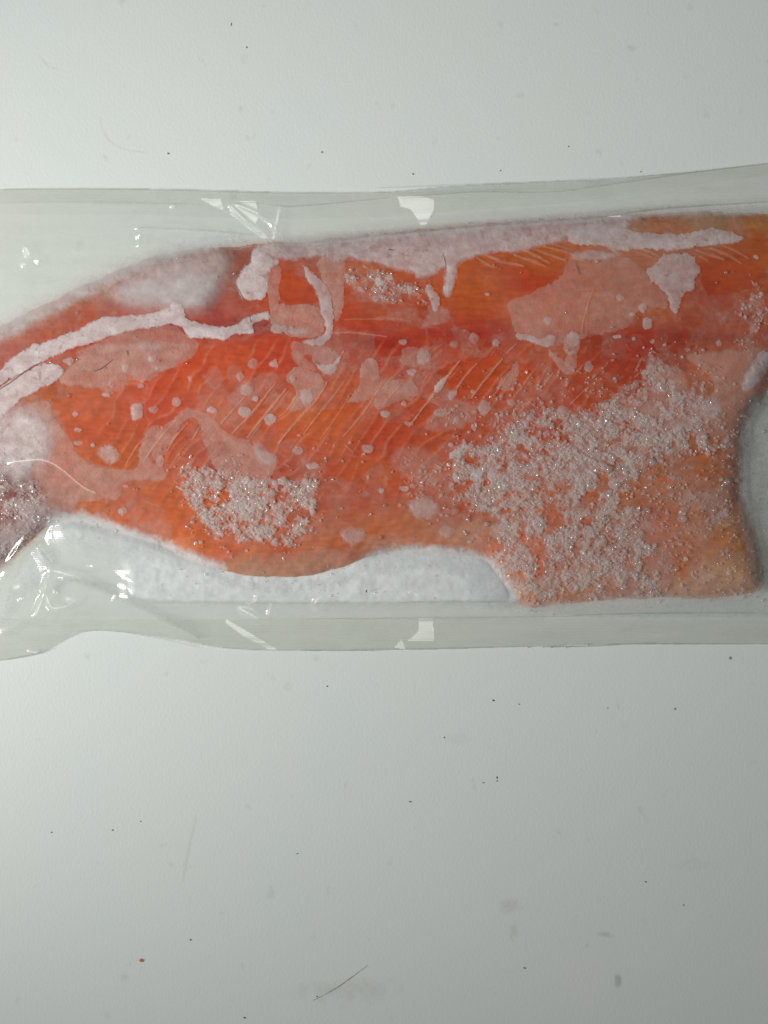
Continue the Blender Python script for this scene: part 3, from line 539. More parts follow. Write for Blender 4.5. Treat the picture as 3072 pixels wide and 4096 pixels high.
Gd *= sstep(-8, 2, SD)
Gd = np.maximum(Gd, .42*rim)
lowR = sstep(440, 640, U)*sstep(400, 520, V)
Gd += .18*lowR*sstep(-.1, .3, mott)*sstep(0, 6, SD)
kg = (Gd > .02) & (SD > -16)
gl = link('ice_glaze', grid_mesh('ice_glaze', U, V, np.maximum(Hb, 1.2)+.25, kg, {'dens': np.clip(Gd, 0, .9)}), M_glaze, root)

# ------------------------------------------------------------ fat lines between the flakes, splits
def ribbon(name, f, pts, wd, dens, mat, off=.9, parent=root, wob=.35, nstep=1.2, hf=None):
    P = chaikin(cv(f, pts), 2, False)
    seg = np.hypot(*np.diff(P, axis=0).T); cum = np.r_[0, np.cumsum(seg)]
    n = max(4, int(cum[-1]/nstep)); t = np.linspace(0, cum[-1], n)
    x = np.interp(t, cum, P[:, 0]); y = np.interp(t, cum, P[:, 1])
    tx = np.gradient(x); ty = np.gradient(y); l = np.hypot(tx, ty)+1e-9
    nx, ny = -ty/l, tx/l
    s0 = random.random()*900
    x = x + nx*wob*2*fbm(t+s0, t*0, 5, 3, 2); y = y + ny*wob*2*fbm(t+s0, t*0+3, 5, 3, 3)
    ww = wd*(.35+.65*np.sin(np.linspace(.12, math.pi-.12, n)))*(1+.4*fbm(t+s0, t*0, 4, 2, 4))
    cs = [-1.7, -.5, 0, .5, 1.7]; co = []; de = []
    dv = 1 + .35*fbm(t+s0, t*0+7, 6, 3, 5)
    for k, c in enumerate(cs):
        ux = x+nx*ww*c; vy = y+ny*ww*c
        h = (samp(Hb, ux, vy) if hf is None else samp(hf, ux, vy)) + off + (.35 if abs(c) < 1 else 0)
        co.append(world(ux, vy, h)); de.append(dens*(0 if abs(c) > 1 else 1)*dv)
    co = np.concatenate(co); de = np.clip(np.concatenate(de), 0, 1)
    q = [(k*n+i, k*n+i+1, (k+1)*n+i+1, (k+1)*n+i) for k in range(4) for i in range(n-1)]
    return link(name, mesh_np(name, co, np.array(q), attrs={'dens': de}), mat, parent)
for f, pts, wd, dn in [
 ('G',[(270,620),(400,470),(470,400)],.8,.6),('G',[(365,700),(560,500),(730,270)],.8,.7),('G',[(490,730),(650,530),(820,320)],.85,.75),('G',[(750,560),(830,500),(900,380)],.7,.6),
 ('G',[(750,780),(900,590),(1090,400),(1160,260)],.85,.7),('G',[(960,700),(1080,540),(1200,400),(1300,260)],.8,.6),('G',[(1100,740),(1260,520),(1330,400)],.6,.4),('G',[(1290,720),(1450,540),(1610,290)],.8,.6),
 ('G',[(1370,190),(1420,140)],.5,.5),('G',[(40,740),(100,640)],.6,.5),('G',[(130,850),(260,640)],.5,.4),('E',[(1190,930),(1300,760),(1460,580)],.8,.6),('E',[(1040,960),(1130,800),(1210,720)],.7,.5),('E',[(1370,870),(1450,720),(1560,600)],.7,.6),
 ('E',[(790,870),(830,800),(860,780)],.5,.3),('E',[(1400,990),(1480,860),(1540,780)],.5,.35),('G',[(530,720),(620,600)],.6,.5),('G',[(820,860),(980,640),(1020,560)],.4,.3),
 ('I',[(0,330),(100,230)],.7,.5),('I',[(60,460),(220,280)],.7,.5),('I',[(280,640),(480,370),(600,230),(700,90)],.85,.75),('I',[(670,330),(760,200),(850,110)],.7,.7),('I',[(800,400),(900,260),(1060,70)],.85,.75),
 ('I',[(960,400),(1020,330),(1120,180)],.7,.5),('I',[(1170,370),(1300,190)],.6,.4),('I',[(1390,300),(1440,240),(1480,180)],.7,.5),('I',[(1560,300),(1630,210)],.5,.4),('I',[(1180,520),(1300,420)],.5,.35),('I',[(390,280),(450,200)],.6,.4),
 ('J',[(550,190),(620,60)],.7,.5),('J',[(10,460),(160,310)],.6,.45),('J',[(60,200),(130,120)],.6,.45),('J',[(200,240),(330,120)],.4,.3),('C',[(470,1470),(560,1400)],.6,.55),('C',[(600,1650),(720,1530)],.6,.5),('C',[(1090,1480),(1180,1390)],.7,.55),
 ('C',[(960,1500),(1010,1440)],.5,.4),('C',[(1390,1650),(1440,1590)],.5,.4),
 ('C',[(840,680),(960,760),(1010,765)],.9,.55),('C',[(900,650),(1050,720),(1180,740),(1240,755)],1.1,.65),('C',[(1150,660),(1300,710),(1420,760)],1.0,.6),('C',[(1210,610),(1350,670),(1450,730)],.9,.6),('C',[(1310,610),(1450,660),(1590,710)],1.0,.6),
 ('C',[(1400,590),(1530,620),(1640,655)],.9,.55),('C',[(1500,580),(1600,610)],.7,.5),('D',[(1060,830),(1190,870),(1300,910)],1.0,.5),('D',[(1170,810),(1320,860),(1440,940)],1.0,.5),('D',[(1290,790),(1420,850),(1500,900)],.8,.45),('D',[(1090,880),(1160,920)],.8,.4),
 ('D',[(560,840),(700,890)],.9,.5),('D',[(620,820),(760,880)],.9,.5),('D',[(200,830),(330,900)],.9,.55),('D',[(120,850),(250,920)],.9,.55),('D',[(0,880),(140,920)],.9,.5),('D',[(330,800),(460,860)],.9,.5),('D',[(40,870),(170,930)],.7,.4),
 ('B',[(1210,1310),(1350,1300),(1500,1320),(1659,1340)],.8,.6),('B',[(1300,1200),(1500,1190),(1640,1200)],.6,.4),('C',[(0,1185),(180,1190),(300,1210)],.9,.35),('D',[(110,1540),(130,1400),(210,1150)],.7,.5),('D',[(150,1560),(160,1300)],.5,.4),
 ('E',[(1180,1240),(1330,1300)],.4,.3),('J',[(300,1300),(420,1310)],.5,.3)]:
    ribbon('fat_line', f, pts, wd*1.35, dn*.58, M_fat)
for f, pts, wd in [('B',[(398,905),(440,980),(470,1055)],.35),('B',[(508,1165),(530,1225)],.35),('E',[(770,178),(850,150),(930,78)],.45),('C',[(560,650),(590,740),(580,800)],.35),('E',[(0,325),(100,260),(200,180),(350,95)],.7),('D',[(55,915),(95,1040)],.35),('C',[(110,618),(160,624)],.6),('E',[(1050,0),(1060,50)],.5)]:
    ribbon('split', f, pts, wd, .8, M_crack, off=1.4, wob=.2)

# ------------------------------------------------------------ ice grains, beads
ico_v = []; g = (1+5**.5)/2
for a in (-1, 1):
    for b in (-g, g): ico_v += [(0, a, b), (a, b, 0), (b, 0, a)]
ico_v = np.array(ico_v)/math.hypot(1, g)
from itertools import combinations
ico_f = []
for t in combinations(range(12), 3):
    A, B, C_ = ico_v[list(t)]
    if all(abs(np.linalg.norm(x-y)-2/math.hypot(1, g)) < 1e-3 for x, y in ((A, B), (B, C_), (A, C_))):
        ico_f.append(t if np.dot(np.cross(B-A, C_-A), A+B+C_) > 0 else (t[0], t[2], t[1]))
ico_f = np.array(ico_f)
def grains(name, uu, vv, hh, rad, mat, parent, flat=.75, rough=.25, smooth=False):
    n = len(uu)
    base = world(uu, vv, hh)
    q = rng.normal(size=(n, 3, 3)); Q, _ = np.linalg.qr(q)
    sc_ = (rad*S)[:, None]*rng.uniform(1-rough*1.4, 1+rough*1.4, (n, 3))
    vv_ = ico_v[None]*(1+rng.uniform(-rough, rough, (n, 12, 1))*.8)
    vv_ = vv_*sc_[:, None, :]
    vv_ = np.einsum('nij,nkj->nki', Q, vv_); vv_[..., 2] *= flat
    co = (base[:, None, :]+vv_).reshape(-1, 3)
    fc = (ico_f[None]+12*np.arange(n)[:, None, None]).reshape(-1, 3)
    return link(name, mesh_np(name, co, fc, smooth=smooth, tri=True), mat, parent)
CD = np.zeros(U.shape)
def crystal_zone(f, pts, dens, soft=3, amp=5):
    soft = soft*1.6; amp = amp*1.3
    global CD
    P = chaikin(cv(f, pts), 1)
    sd = sdf(U, V, P) + fbm(U, V, 12, 4, 60+int(P[0, 0]) % 13, .65)*amp
    CD = np.maximum(CD, dens*sstep(-soft, soft, sd))
crystal_zone('G', [(0,960),(170,960),(350,1000),(480,1030),(560,1080),(770,1090),(860,1080),(1050,1090),(1080,1200),(1040,1350),(1010,1520),(900,1530),(880,1620),(760,1590),(680,1590),(420,1600),(330,1560),(160,1490),(100,1380),(-20,1200),(-80,1080)], 1.0, 2)
crystal_zone('M', [(1120,900),(1180,880),(1230,900),(1300,860),(1350,850),(1400,780),(1450,800),(1480,850),(1540,880),(1560,920),(1590,960),(1570,980),(1500,970),(1400,1000),(1350,1060),(1330,1090),(1380,1110),(1370,1140),(1450,1210),(1450,1260),(1350,1290),(1180,1300),(1120,1290),(1070,1270),(1060,1190),(1080,1130),(1030,1100),(970,1080),(960,1010),(1000,960),(1060,960)], .80, 5, 9)
crystal_zone('M', [(1350,1000),(1580,1000),(1600,1150),(1640,1250),(1640,1280),(1300,1300),(1300,1100)], .10, 6)
crystal_zone('M', [(850,990),(1000,940),(1000,1100),(880,1100)], .12, 6)
crystal_zone('M', [(900,880),(1100,820),(1300,800),(1420,740),(1560,800),(1640,900),(1600,1100),(1640,1280),(1100,1310),(1020,1150),(880,1080)], .13, 12, 10)
crystal_zone('G', [(-200,900),(200,880),(700,1000),(1150,1020),(1180,1300),(1100,1600),(700,1720),(200,1680),(-60,1400)], .10, 8, 8)
crystal_zone('M', [(1600,640),(1659,600),(1659,840),(1600,800)], .30, 5)
crystal_zone('B', [(1340,800),(1480,770),(1640,820),(1900,950),(2000,1010),(1960,1060),(1660,1060),(1500,1000),(1350,930)], .5, 3)
crystal_zone('M', [(-60,900),(0,960),(30,1040),(80,1060),(120,1095),(130,1130),(60,1150),(20,1230),(-60,1260)], .55, 5)
crystal_zone('M', [(640,930),(900,970),(840,1000),(700,1000)], .05, 6)
CD *= sstep(-4, 1, SD)
clump = fbm(U, V, 9, 4, 70, .7); clump2 = fbm(U, V, 24, 3, 71)
CDm = CD*np.clip(.55 + 1.9*clump + .7*clump2, .02, 1.4)
prob = CDm.ravel()/CDm.sum()
NG = 9500
ii = rng.choice(prob.size, NG, p=prob)
gu = U.ravel()[ii]+rng.uniform(-.5, .5, NG); gv = V.ravel()[ii]+rng.uniform(-.5, .5, NG)
gr = rng.lognormal(math.log(.88), .45, NG).clip(.35, 2.6)
gh = samp(Hb, gu, gv)+.6+rng.uniform(0, 1.0, NG)
o = grains('ice_grains', gu, gv, gh, gr, M_cryst, root, flat=.5, smooth=False); o['kind'] = 'stuff'
NF = 3600                     # thin slushy flakes between them
ii = rng.choice(prob.size, NF, p=prob)
gu = U.ravel()[ii]+rng.uniform(-.5, .5, NF); gv = V.ravel()[ii]+rng.uniform(-.5, .5, NF)
nn = rng.normal(size=(NF, 2))*.10
fr_ = rng.lognormal(math.log(1.9), .42, NF).clip(.8, 4.2)
a8 = np.linspace(0, 2*math.pi, 8, endpoint=False)
rr_ = fr_[:, None]*(1+rng.uniform(-.45, .45, (NF, 8)))
fu = gu[:, None]+rr_*np.cos(a8+rng.uniform(0, 6, (NF, 1))); fv = gv[:, None]+rr_*np.sin(a8)*rng.uniform(.5, 1, (NF, 1))
fh = (samp(Hb, gu, gv)+1.0+rng.uniform(0, .9, NF))[:, None]+(fu-gu[:, None])*nn[:, :1]+(fv-gv[:, None])*nn[:, 1:]
ring = world(fu, fv, fh); cen = world(gu, gv, samp(Hb, gu, gv)+1.6+rng.uniform(0, .6, NF)); low = world(fu, fv, fh-.35)
co = np.concatenate([ring, low, cen[:, None]], 1).reshape(-1, 3)
tri = np.array([(16, (k+1) % 8, k) for k in range(8)]+[(k, (k+1) % 8, 8+k) for k in range(8)]+[((k+1) % 8, 8+(k+1) % 8, 8+k) for k in range(8)])
o = link('ice_flakes', mesh_np('ice_flakes', co, (tri[None]+17*np.arange(NF)[:, None, None]).reshape(-1, 3), smooth=False, tri=True), M_flake, root); o['kind'] = 'stuff'
# fine white frost under the grains
fd = CD*np.clip(.30+.9*clump+.5*clump2+.34*sstep(-.02, .12, fbm(U, V, 4.5, 3, 77)), 0, .72)
link('frost_bed', grid_mesh('frost_bed', U, V, Hb+1.0, fd > .02, {'dens': fd}), M_bed, root)
# clear beads along edges and over the belly
BD = np.zeros(U.shape)
BD += .5*np.exp(-((SD+2)/7.)**2)*(V > 480) + .15*np.exp(-((SD+2)/9.)**2)
BD += .35*(SD < -3)*(U > 735)*(V > 400)*(V < 610)
BD += .6*sstep(440, 600, U)*sstep(400, 480, V)*(SD > 0) + .05*(SD > 0) + .25*(SD > 0)*np.exp(-((U-200)/40)**2-((V-255)/20)**2)
BD += .12*(SLD > 0)
prob = BD.ravel()/BD.sum(); NB = 900
ii = rng.choice(prob.size, NB, p=prob)
gu = U.ravel()[ii]+rng.uniform(-.5, .5, NB); gv = V.ravel()[ii]+rng.uniform(-.5, .5, NB)
gr = rng.lognormal(math.log(.75), .4, NB).clip(.4, 2.0)
Hcov = np.maximum(np.maximum(Hb, Hs), 1.0)
o = grains('ice_beads', gu, gv, samp(Hcov, gu, gv)+1.2, gr, M_bead, root, flat=.9, rough=.12, smooth=True); o['kind'] = 'stuff'
for f, x, y, r in [('J',700,935,4.2),('J',1320,1095,4.6),('J',665,1335,3.6),('J',960,1400,4.2),('J',850,1580,2.4),('J',340,990,4.0),('J',410,1120,4.0),('L',1000,430,2.6),('L',900,575,3.2),('L',430,240,2.6),('L',470,420,2.8),('J',1215,1330,4.4),('J',1140,720,3.2),
                   ('J',1290,970,2.6),('L',1330,420,2.4),('J',350,1170,2.8),('I',1470,640,2.2),('I',1520,650,2.0),('I',1380,1450,2.6),('I',1220,965,2.2),('K',930,200,2.6),('J',720,575,2.6),('J',420,980,3.0),('L',300,150,2.4),('L',1130,690,2.2),('K',770,165,3.4),('G',1515,1365,1.8),('G',850,1630,2.2)]:
    p = cv(f, [(x, y)])[0]
    grains('ice_crystal', np.array([p[0]]), np.array([p[1]]), np.array([samp(Hcov, p[0:1], p[1:2])[0]+1.6]), np.array([r]), M_bead, root, flat=.5, rough=.22, smooth=True)

# ------------------------------------------------------------ packed white ice beside the fillet
ks = SLD > -6
sl = grid_mesh('packed_ice', U, V, np.maximum(Hs, .8)+.2, ks, {'dens': np.clip(sstep(-4, 3.0, SLD+fbm(U, V, 8, 3, 35)*1.2)*.96*(1-.65*sstep(150, 100, U)), 0, 1)})
slab = link('packed_ice', sl, M_slab)
slab['label'] = 'packed white ice with a straight lower edge along the belly of the fillet'; slab['category'] = 'ice'

# ------------------------------------------------------------ the bag
TOP = np.vstack([cv('A', [(-420,125),(0,120),(600,110),(1659,126)]), cv('B', [(1000,155),(1659,145)]), cv('C', [(600,88),(1659,45)]), cv('D', [(400,235),(700,205)]), cv('p', [(688,172),(768,163),(840,156)])])
BOT = np.vstack([cv('p', [(840,644),(768,644),(644,644)]), cv('K', [(1200,1215),(600,1240)]), cv('H', [(1659,1250),(700,1250),(300,1232),(0,1180)]), cv('F', [(1300,1240),(1000,1200),(800,1180),(600,1225),(430,1330),(300,1380),(0,1435),(-380,1500)])])
BAG = chaikin(np.vstack([TOP, BOT]), 2)
BS = sdf(U, V, BAG)
bot_film = blur(np.maximum(Hb+4.2, Hs+2.5), 2.0)
flat_ = blur(np.where(SD > -4, Hb, 0) + np.where((SLD > -2) & (SD < 0), 7., 0), 7.0)
Hm = np.maximum(bot_film-3.2*(1-sstep(-10, 0, np.maximum(SD, SLD))), flat_)
Hm = Hm*sstep(0, 14, BS) + 1.6
# long tension folds running with the bag and small crumples off the fillet
off_ = sstep(-3, -14, SD)
Hm += off_*((.7*fbm(U/4, V, 18, 2, 80) + .5*fbm(U, V, 24, 2, 81))*(.35+.65*sstep(60, 260, U)) + .4)
Hm += (1-off_)*(fbm(U, V, 30, 2, 82)*.35)*sstep(100, 300, U)
def ridge(f, pts, h, wd, fade=True):
    global Hm
    P = chaikin(cv(f, pts), 3, False)
    d, t = seg_dist(U, V, P, False)
    a = np.sin(math.pi*np.clip(t, .02, .98))**.5 if fade else 1
    Hm = Hm + 1.0*h*a*np.exp(-(d/wd)**2)
def facet(f, pts, k=1.0, soft=1.0):
    """a flat tilted flake of film, turned half way between the lamp and the viewer"""
    global Ramp, Femb
    P = cv(f, pts); sd = sdf(U, V, P); m = sstep(-soft, soft, sd)
    c = P.mean(0); w0 = world(np.array(c[0]), np.array(c[1]), np.array(4.))
    toL = LP-w0; toL /= np.linalg.norm(toL); toC = np.array((0, 0, D))-w0; toC /= np.linalg.norm(toC)
    h = toL+toC; h /= np.linalg.norm(h)
    gx, gy = -h[0]/h[2], -h[1]/h[2]          # dz/dx, dz/dy
    X = (U-CU)*S; Y = (CV-V)*S
    pl = (gx*(X-w0[0]) + gy*(Y-w0[1]))*k; ins = sd > -.9
    if ins.any(): Ramp = np.where(ins, pl-pl[ins].min(), Ramp)
    Femb = np.maximum(Femb, sstep(-3.2, -1.4, sd))
Ramp = np.zeros(U.shape)
Femb = sstep(-6, -14, SD)*.45*(BS > 0)
for a in [('E',[(90,930),(250,912),(350,905),(450,945),(540,1010),(650,1110),(730,1165),(810,1195)],3.4,3.2),
          ('F',[(300,1050),(350,930),(385,790),(410,710)],4.0,3.0),('F',[(390,760),(388,880),(410,985),(470,1005),(560,980),(650,920)],3.6,2.6),('F',[(455,855),(490,885)],2.2,2),('F',[(400,690),(520,700),(650,750),(780,820),(900,862)],4.0,4.0),
          ('F',[(940,880),(1200,1000),(1450,1130),(1659,1250)],3.0,9),('F',[(240,400),(330,520),(400,690)],3.0,5),('F',[(240,1360),(300,1370),(340,1360)],3,2),('F',[(20,760),(130,540),(240,400)],4.0,5),
          ('H',[(572,795),(575,830),(540,855),(490,862)],3.0,2.2),('H',[(420,900),(520,940),(600,1000)],3.0,3),('H',[(705,865),(670,950)],2.5,2.5),('H',[(1110,790),(1050,860),(1090,930)],2.2,4),
          ('K',[(280,760),(330,780),(370,800)],2,2),('K',[(390,900),(450,925)],2.2,4),('B',[(340,240),(500,400),(670,530)],2.4,2.5),('B',[(770,270),(740,400),(715,530)],2.6,3),
          ('A',[(200,590),(240,640),(235,680)],2.4,3.5),('A',[(290,680),(340,730)],1.8,3),('A',[(180,735),(230,745)],1.6,3),('A',[(1120,420),(1170,460),(1150,600)],1.8,3),('A',[(1330,420),(1659,450)],1.6,2.5),('A',[(1420,250),(1460,265)],1.8,2),
          ('A',[(0,232),(600,225),(1100,240)],1.2,3),('C',[(200,182),(900,135),(1659,130)],1.3,2.0),('D',[(0,335),(500,265),(1000,190),(1659,110)],1.4,1.8),('D',[(0,590),(600,500),(1659,430)],2.0,3.0),
          ('B',[(700,560),(900,575),(1300,525),(1659,495),(2250,440),(3100,365)],1.6,2.5),('K',[(0,985),(600,980),(1659,960)],1.3,2),('K',[(0,860),(600,852),(1300,870)],1.5,3),('H',[(0,850),(400,852),(900,858),(1659,855)],1.5,3),
          ('L',[(0,958),(600,940),(1659,938)],1.3,2),('D',[(750,440),(800,425),(850,430)],1.2,2),('E',[(0,1230),(120,1310),(300,1390),(500,1430)],2.4,2.5),('E',[(250,1490),(330,1600),(380,1659)],2.0,3),
          ('p',[(20,600),(60,580),(98,566)],1.8,3),('p',[(0,634),(40,612),(90,606)],1.4,5),('p',[(96,566),(150,590),(230,612),(300,622)],1.6,5),('p',[(150,636),(230,640),(330,646)],1.0,3),('p',[(120,240),(170,225),(232,205)],1.2,3),
          ('p',[(232,203),(262,214),(284,237)],1.5,2.2),('p',[(30,212),(120,205),(200,208)],.8,4),('p',[(330,232),(420,222),(540,214)],.9,2),('p',[(590,206),(640,200),(700,190)],.9,3),('p',[(740,420),(756,470),(752,540)],1.2,4),
          ('p',[(235,604),(262,592),(280,600)],1.6,3),('p',[(300,600),(340,596),(380,604),(400,600)],1.0,2.5),('p',[(150,520),(120,505),(70,500)],.9,3),('p',[(440,224),(452,216),(470,214)],1.0,1.6)]:
    ridge(*a)
Hbase = blur(Hm, 6)
def glint(f, pts, wd=.9):
    P = chaikin(cv(f, pts), 2, False); t = np.gradient(P, axis=0); l = np.hypot(*t.T)+1e-9
    n_ = np.stack([-t[:, 1]/l, t[:, 0]/l], -1); w_ = (wd*np.sin(np.linspace(.25, math.pi-.1, len(P))))[:, None]
    Q = np.vstack([P+n_*w_, (P-n_*w_)[::-1]])
    facet('p', Q, 1.0, .5)
for f, pts, k in [('B',[(340,240),(420,215),(560,215),(590,350),(560,400),(670,525),(500,400),(400,330)],1.0),('B',[(110,190),(190,200),(270,205),(300,290),(200,245)],1.0),('B',[(755,270),(780,270),(735,500),(705,520)],1.0),
                  ('C',[(190,175),(370,175),(490,210),(490,280),(400,450),(350,350),(300,280),(220,260)],1.0),('H',[(330,1000),(480,1085),(740,1240),(700,1250),(460,1120),(320,1015)],1.0),
                  ('H',[(410,890),(500,862),(560,930),(590,990),(450,955)],1.0),('K',[(370,980),(480,980),(485,1170),(280,1170),(370,1080)],1.0),('K',[(170,1220),(220,1160),(250,1240)],1.0),('F',[(555,920),(595,920),(600,945),(560,950)],1.0),
                  ('F',[(120,830),(150,812),(170,818),(145,838)],1.0),('A',[(205,600),(250,610),(245,670),(215,680)],1.0),('H',[(1010,880),(1100,800),(1120,850),(1110,910),(1040,920)],.9)]:
    facet(f, pts, k)
Hm = np.maximum(Hm, np.where(SD > -4, Hb+2.6, 0)); Hm = np.maximum(Hm, 1.3)
for f, pts, wd in [('E',[(120,928),(250,912),(350,905),(450,945),(540,1010),(650,1110),(730,1165),(810,1195)],1.0),('F',[(300,1050),(350,930)],.6),('F',[(405,725),(385,850),(405,980),(470,1005),(560,980),(650,920)],.75),
                   ('F',[(455,855),(490,885)],.6),('F',[(440,688),(600,730),(780,778)],.6),('H',[(572,795),(575,830),(540,855),(480,862)],.8),('H',[(705,865),(670,950)],.7),('K',[(330,765),(370,800)],.7),('F',[(260,1352),(305,1368)],1.2),
                   ('B',[(500,400),(590,470),(665,525)],.9),('B',[(360,320),(500,410),(600,480)],.5),('B',[(775,270),(740,400),(715,530)],.7),('A',[(1425,250),(1450,268)],.7),('A',[(180,740),(220,740)],.6),('D',[(330,548),(440,548)],.5)]:
    glint(f, pts, wd)
# film tint: milkier over the gap, in the seals and at the rim of the bag
BDn = .012 + .095*off_
seal_lo = sstep(617, 620, V - .004*(384-U)*0) * off_
BDn = BDn + .02*seal_lo + .15*np.exp(-(BS/1.0)**2) + .05*sstep(30, 0, BS)
BDn += .04*(1-off_)*sstep(.05, .4, fbm(U, V*1.4, 60, 3, 95))
BDn += .04*off_*(.5+.5*np.sin(V*2.1+.5*np.sin(U/40)))*((V > 618)|(V < 205)) + .05*off_*sstep(.1, .5, fbm(U/2, V, 14, 4, 90))
bag = bpy.data.objects.new('vacuum_bag', None); COL.objects.link(bag)
bag['label'] = 'clear embossed vacuum bag sealed around the frozen fillet'; bag['category'] = 'plastic bag'
kb = BS > -.4
link('top_film', grid_mesh('top_film', U, V, Hm, kb, {'dens': np.clip(BDn, 0, 1), 'emboss': np.clip(Femb, 0, 1), 'ramp': Ramp}), M_film, bag)
s3 = (slice(None, None, 3),)*2
link('bottom_film', grid_mesh('bottom_film', U[s3], V[s3], np.full(U[s3].shape, .45), kb[s3], {'dens': np.full(U[s3].shape, .04), 'emboss': np.zeros(U[s3].shape)}), M_film2, bag)
patch('shade_film', 'p', [(742,405),(755,395),(830,380),(830,605),(764,600),(756,552),(745,505),(741,450)], .42, soft=3, amp=3, scale=14, mat=M_fold_shade, off=.9, thick=.2, rimcut=False, parent=bag)  # shadow under the bridging film right of the fillet, painted as a grey sheet
patch('shade_film', 'p', [(560,608),(700,600),(830,598),(830,617),(700,618),(560,617)], .12, soft=2, amp=2, scale=14, mat=M_fold_shade, off=.9, thick=.2, rimcut=False, parent=bag)  # fainter strip of the same painted shade along the lower rim
# heat-sealed margins as thin welded strips
def strip(name, lo, hi, off, dens):
    m = lo & hi
    return link(name, grid_mesh(name, U, V, Hm+off, m, {'dens': np.full(U.shape, dens), 'emboss': np.full(U.shape, .5)}), M_film2, bag)
strip('side_seal', kb & (V > 400), V > 618.5 + .006*(384-U)*0 + 1.2*np.sin(U/90), .25, .02)
tl = np.interp(U[0], [-50, 0, 130, 282, 388, 575, 630, 690, 768, 820], [203, 203, 202, 207, 204, 190, 182, 173, 163, 158])+9
strip('side_seal', kb & (V < 300), V < tl[None, :]+4, .25, .02)
p = cv('H', [(1483, 757)])[0]

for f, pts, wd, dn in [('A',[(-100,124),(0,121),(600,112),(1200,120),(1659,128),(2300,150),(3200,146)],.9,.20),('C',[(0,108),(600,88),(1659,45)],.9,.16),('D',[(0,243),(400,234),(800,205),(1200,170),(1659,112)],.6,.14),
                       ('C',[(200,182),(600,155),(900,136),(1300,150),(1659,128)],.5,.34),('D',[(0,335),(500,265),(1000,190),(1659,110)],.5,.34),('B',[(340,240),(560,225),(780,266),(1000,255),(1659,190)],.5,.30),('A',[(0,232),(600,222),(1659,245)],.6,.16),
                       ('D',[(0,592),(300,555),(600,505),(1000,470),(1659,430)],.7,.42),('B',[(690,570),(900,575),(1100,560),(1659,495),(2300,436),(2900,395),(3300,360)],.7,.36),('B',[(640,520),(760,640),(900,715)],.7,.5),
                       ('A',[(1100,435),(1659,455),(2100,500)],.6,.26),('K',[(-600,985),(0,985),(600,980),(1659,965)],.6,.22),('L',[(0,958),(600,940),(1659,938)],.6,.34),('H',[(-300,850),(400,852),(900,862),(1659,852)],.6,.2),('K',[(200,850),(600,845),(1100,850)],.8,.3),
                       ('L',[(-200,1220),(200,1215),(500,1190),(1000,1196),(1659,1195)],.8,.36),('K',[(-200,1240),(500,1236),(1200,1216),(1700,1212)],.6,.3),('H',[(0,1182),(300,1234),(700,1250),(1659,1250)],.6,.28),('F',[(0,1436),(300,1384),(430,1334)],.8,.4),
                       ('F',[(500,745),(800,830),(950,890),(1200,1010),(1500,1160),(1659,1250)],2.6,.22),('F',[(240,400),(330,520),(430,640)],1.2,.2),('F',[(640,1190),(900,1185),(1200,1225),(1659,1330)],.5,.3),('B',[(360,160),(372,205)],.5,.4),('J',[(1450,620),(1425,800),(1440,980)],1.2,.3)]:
    ribbon('fold_shade_line', f, pts, wd, dn, M_fold_shade, off=.35, parent=bag, wob=.12, nstep=2, hf=Hm)  # bag folds and edges, their shadow lines painted in as grey ribbons

# ------------------------------------------------------------ crumbs and marks
def crumb(name, f, x, y, rx, ry, rot, c, label, cat, h=.5, z=0.1, alpha=None):
    p = cv(f, [(x, y)])[0]; n = 14; rx *= .82; ry *= .82
    a = np.linspace(0, 2*math.pi, n, endpoint=False); r = 1+.3*rng.uniform(-1, 1, n)
    ex = rx*np.cos(a)*r; ey = ry*np.sin(a)*r
    px = p[0]+ex*math.cos(rot)-ey*math.sin(rot); py = p[1]+ex*math.sin(rot)+ey*math.cos(rot)
    ring0 = world(px, py, np.full(n, z)); ring1 = world(p[0]+(px-p[0])*.75, p[1]+(py-p[1])*.75, z+h*rng.uniform(.5, 1, n)); top = world(p[0:1], p[1:2], np.array([z+h]))
    vs = np.vstack([ring0, ring1, top])
    fs = [(i, i+n, (i+1) % n+n, (i+1) % n) for i in range(n)]
    me = bpy.data.meshes.new(name)
    me.from_pydata(vs.tolist(), [], fs+[(i+n, 2*n, (i+1) % n+n) for i in range(n)])
    c = np.array(c)*.7+np.array((190, 195, 192))*.3
    o = link(name, me, mat_solid(name+'_stuff', lin(c), .7, .2)); o['label'] = label; o['category'] = cat
    return o
DK = (70, 74, 70); GY = (118, 122, 118)
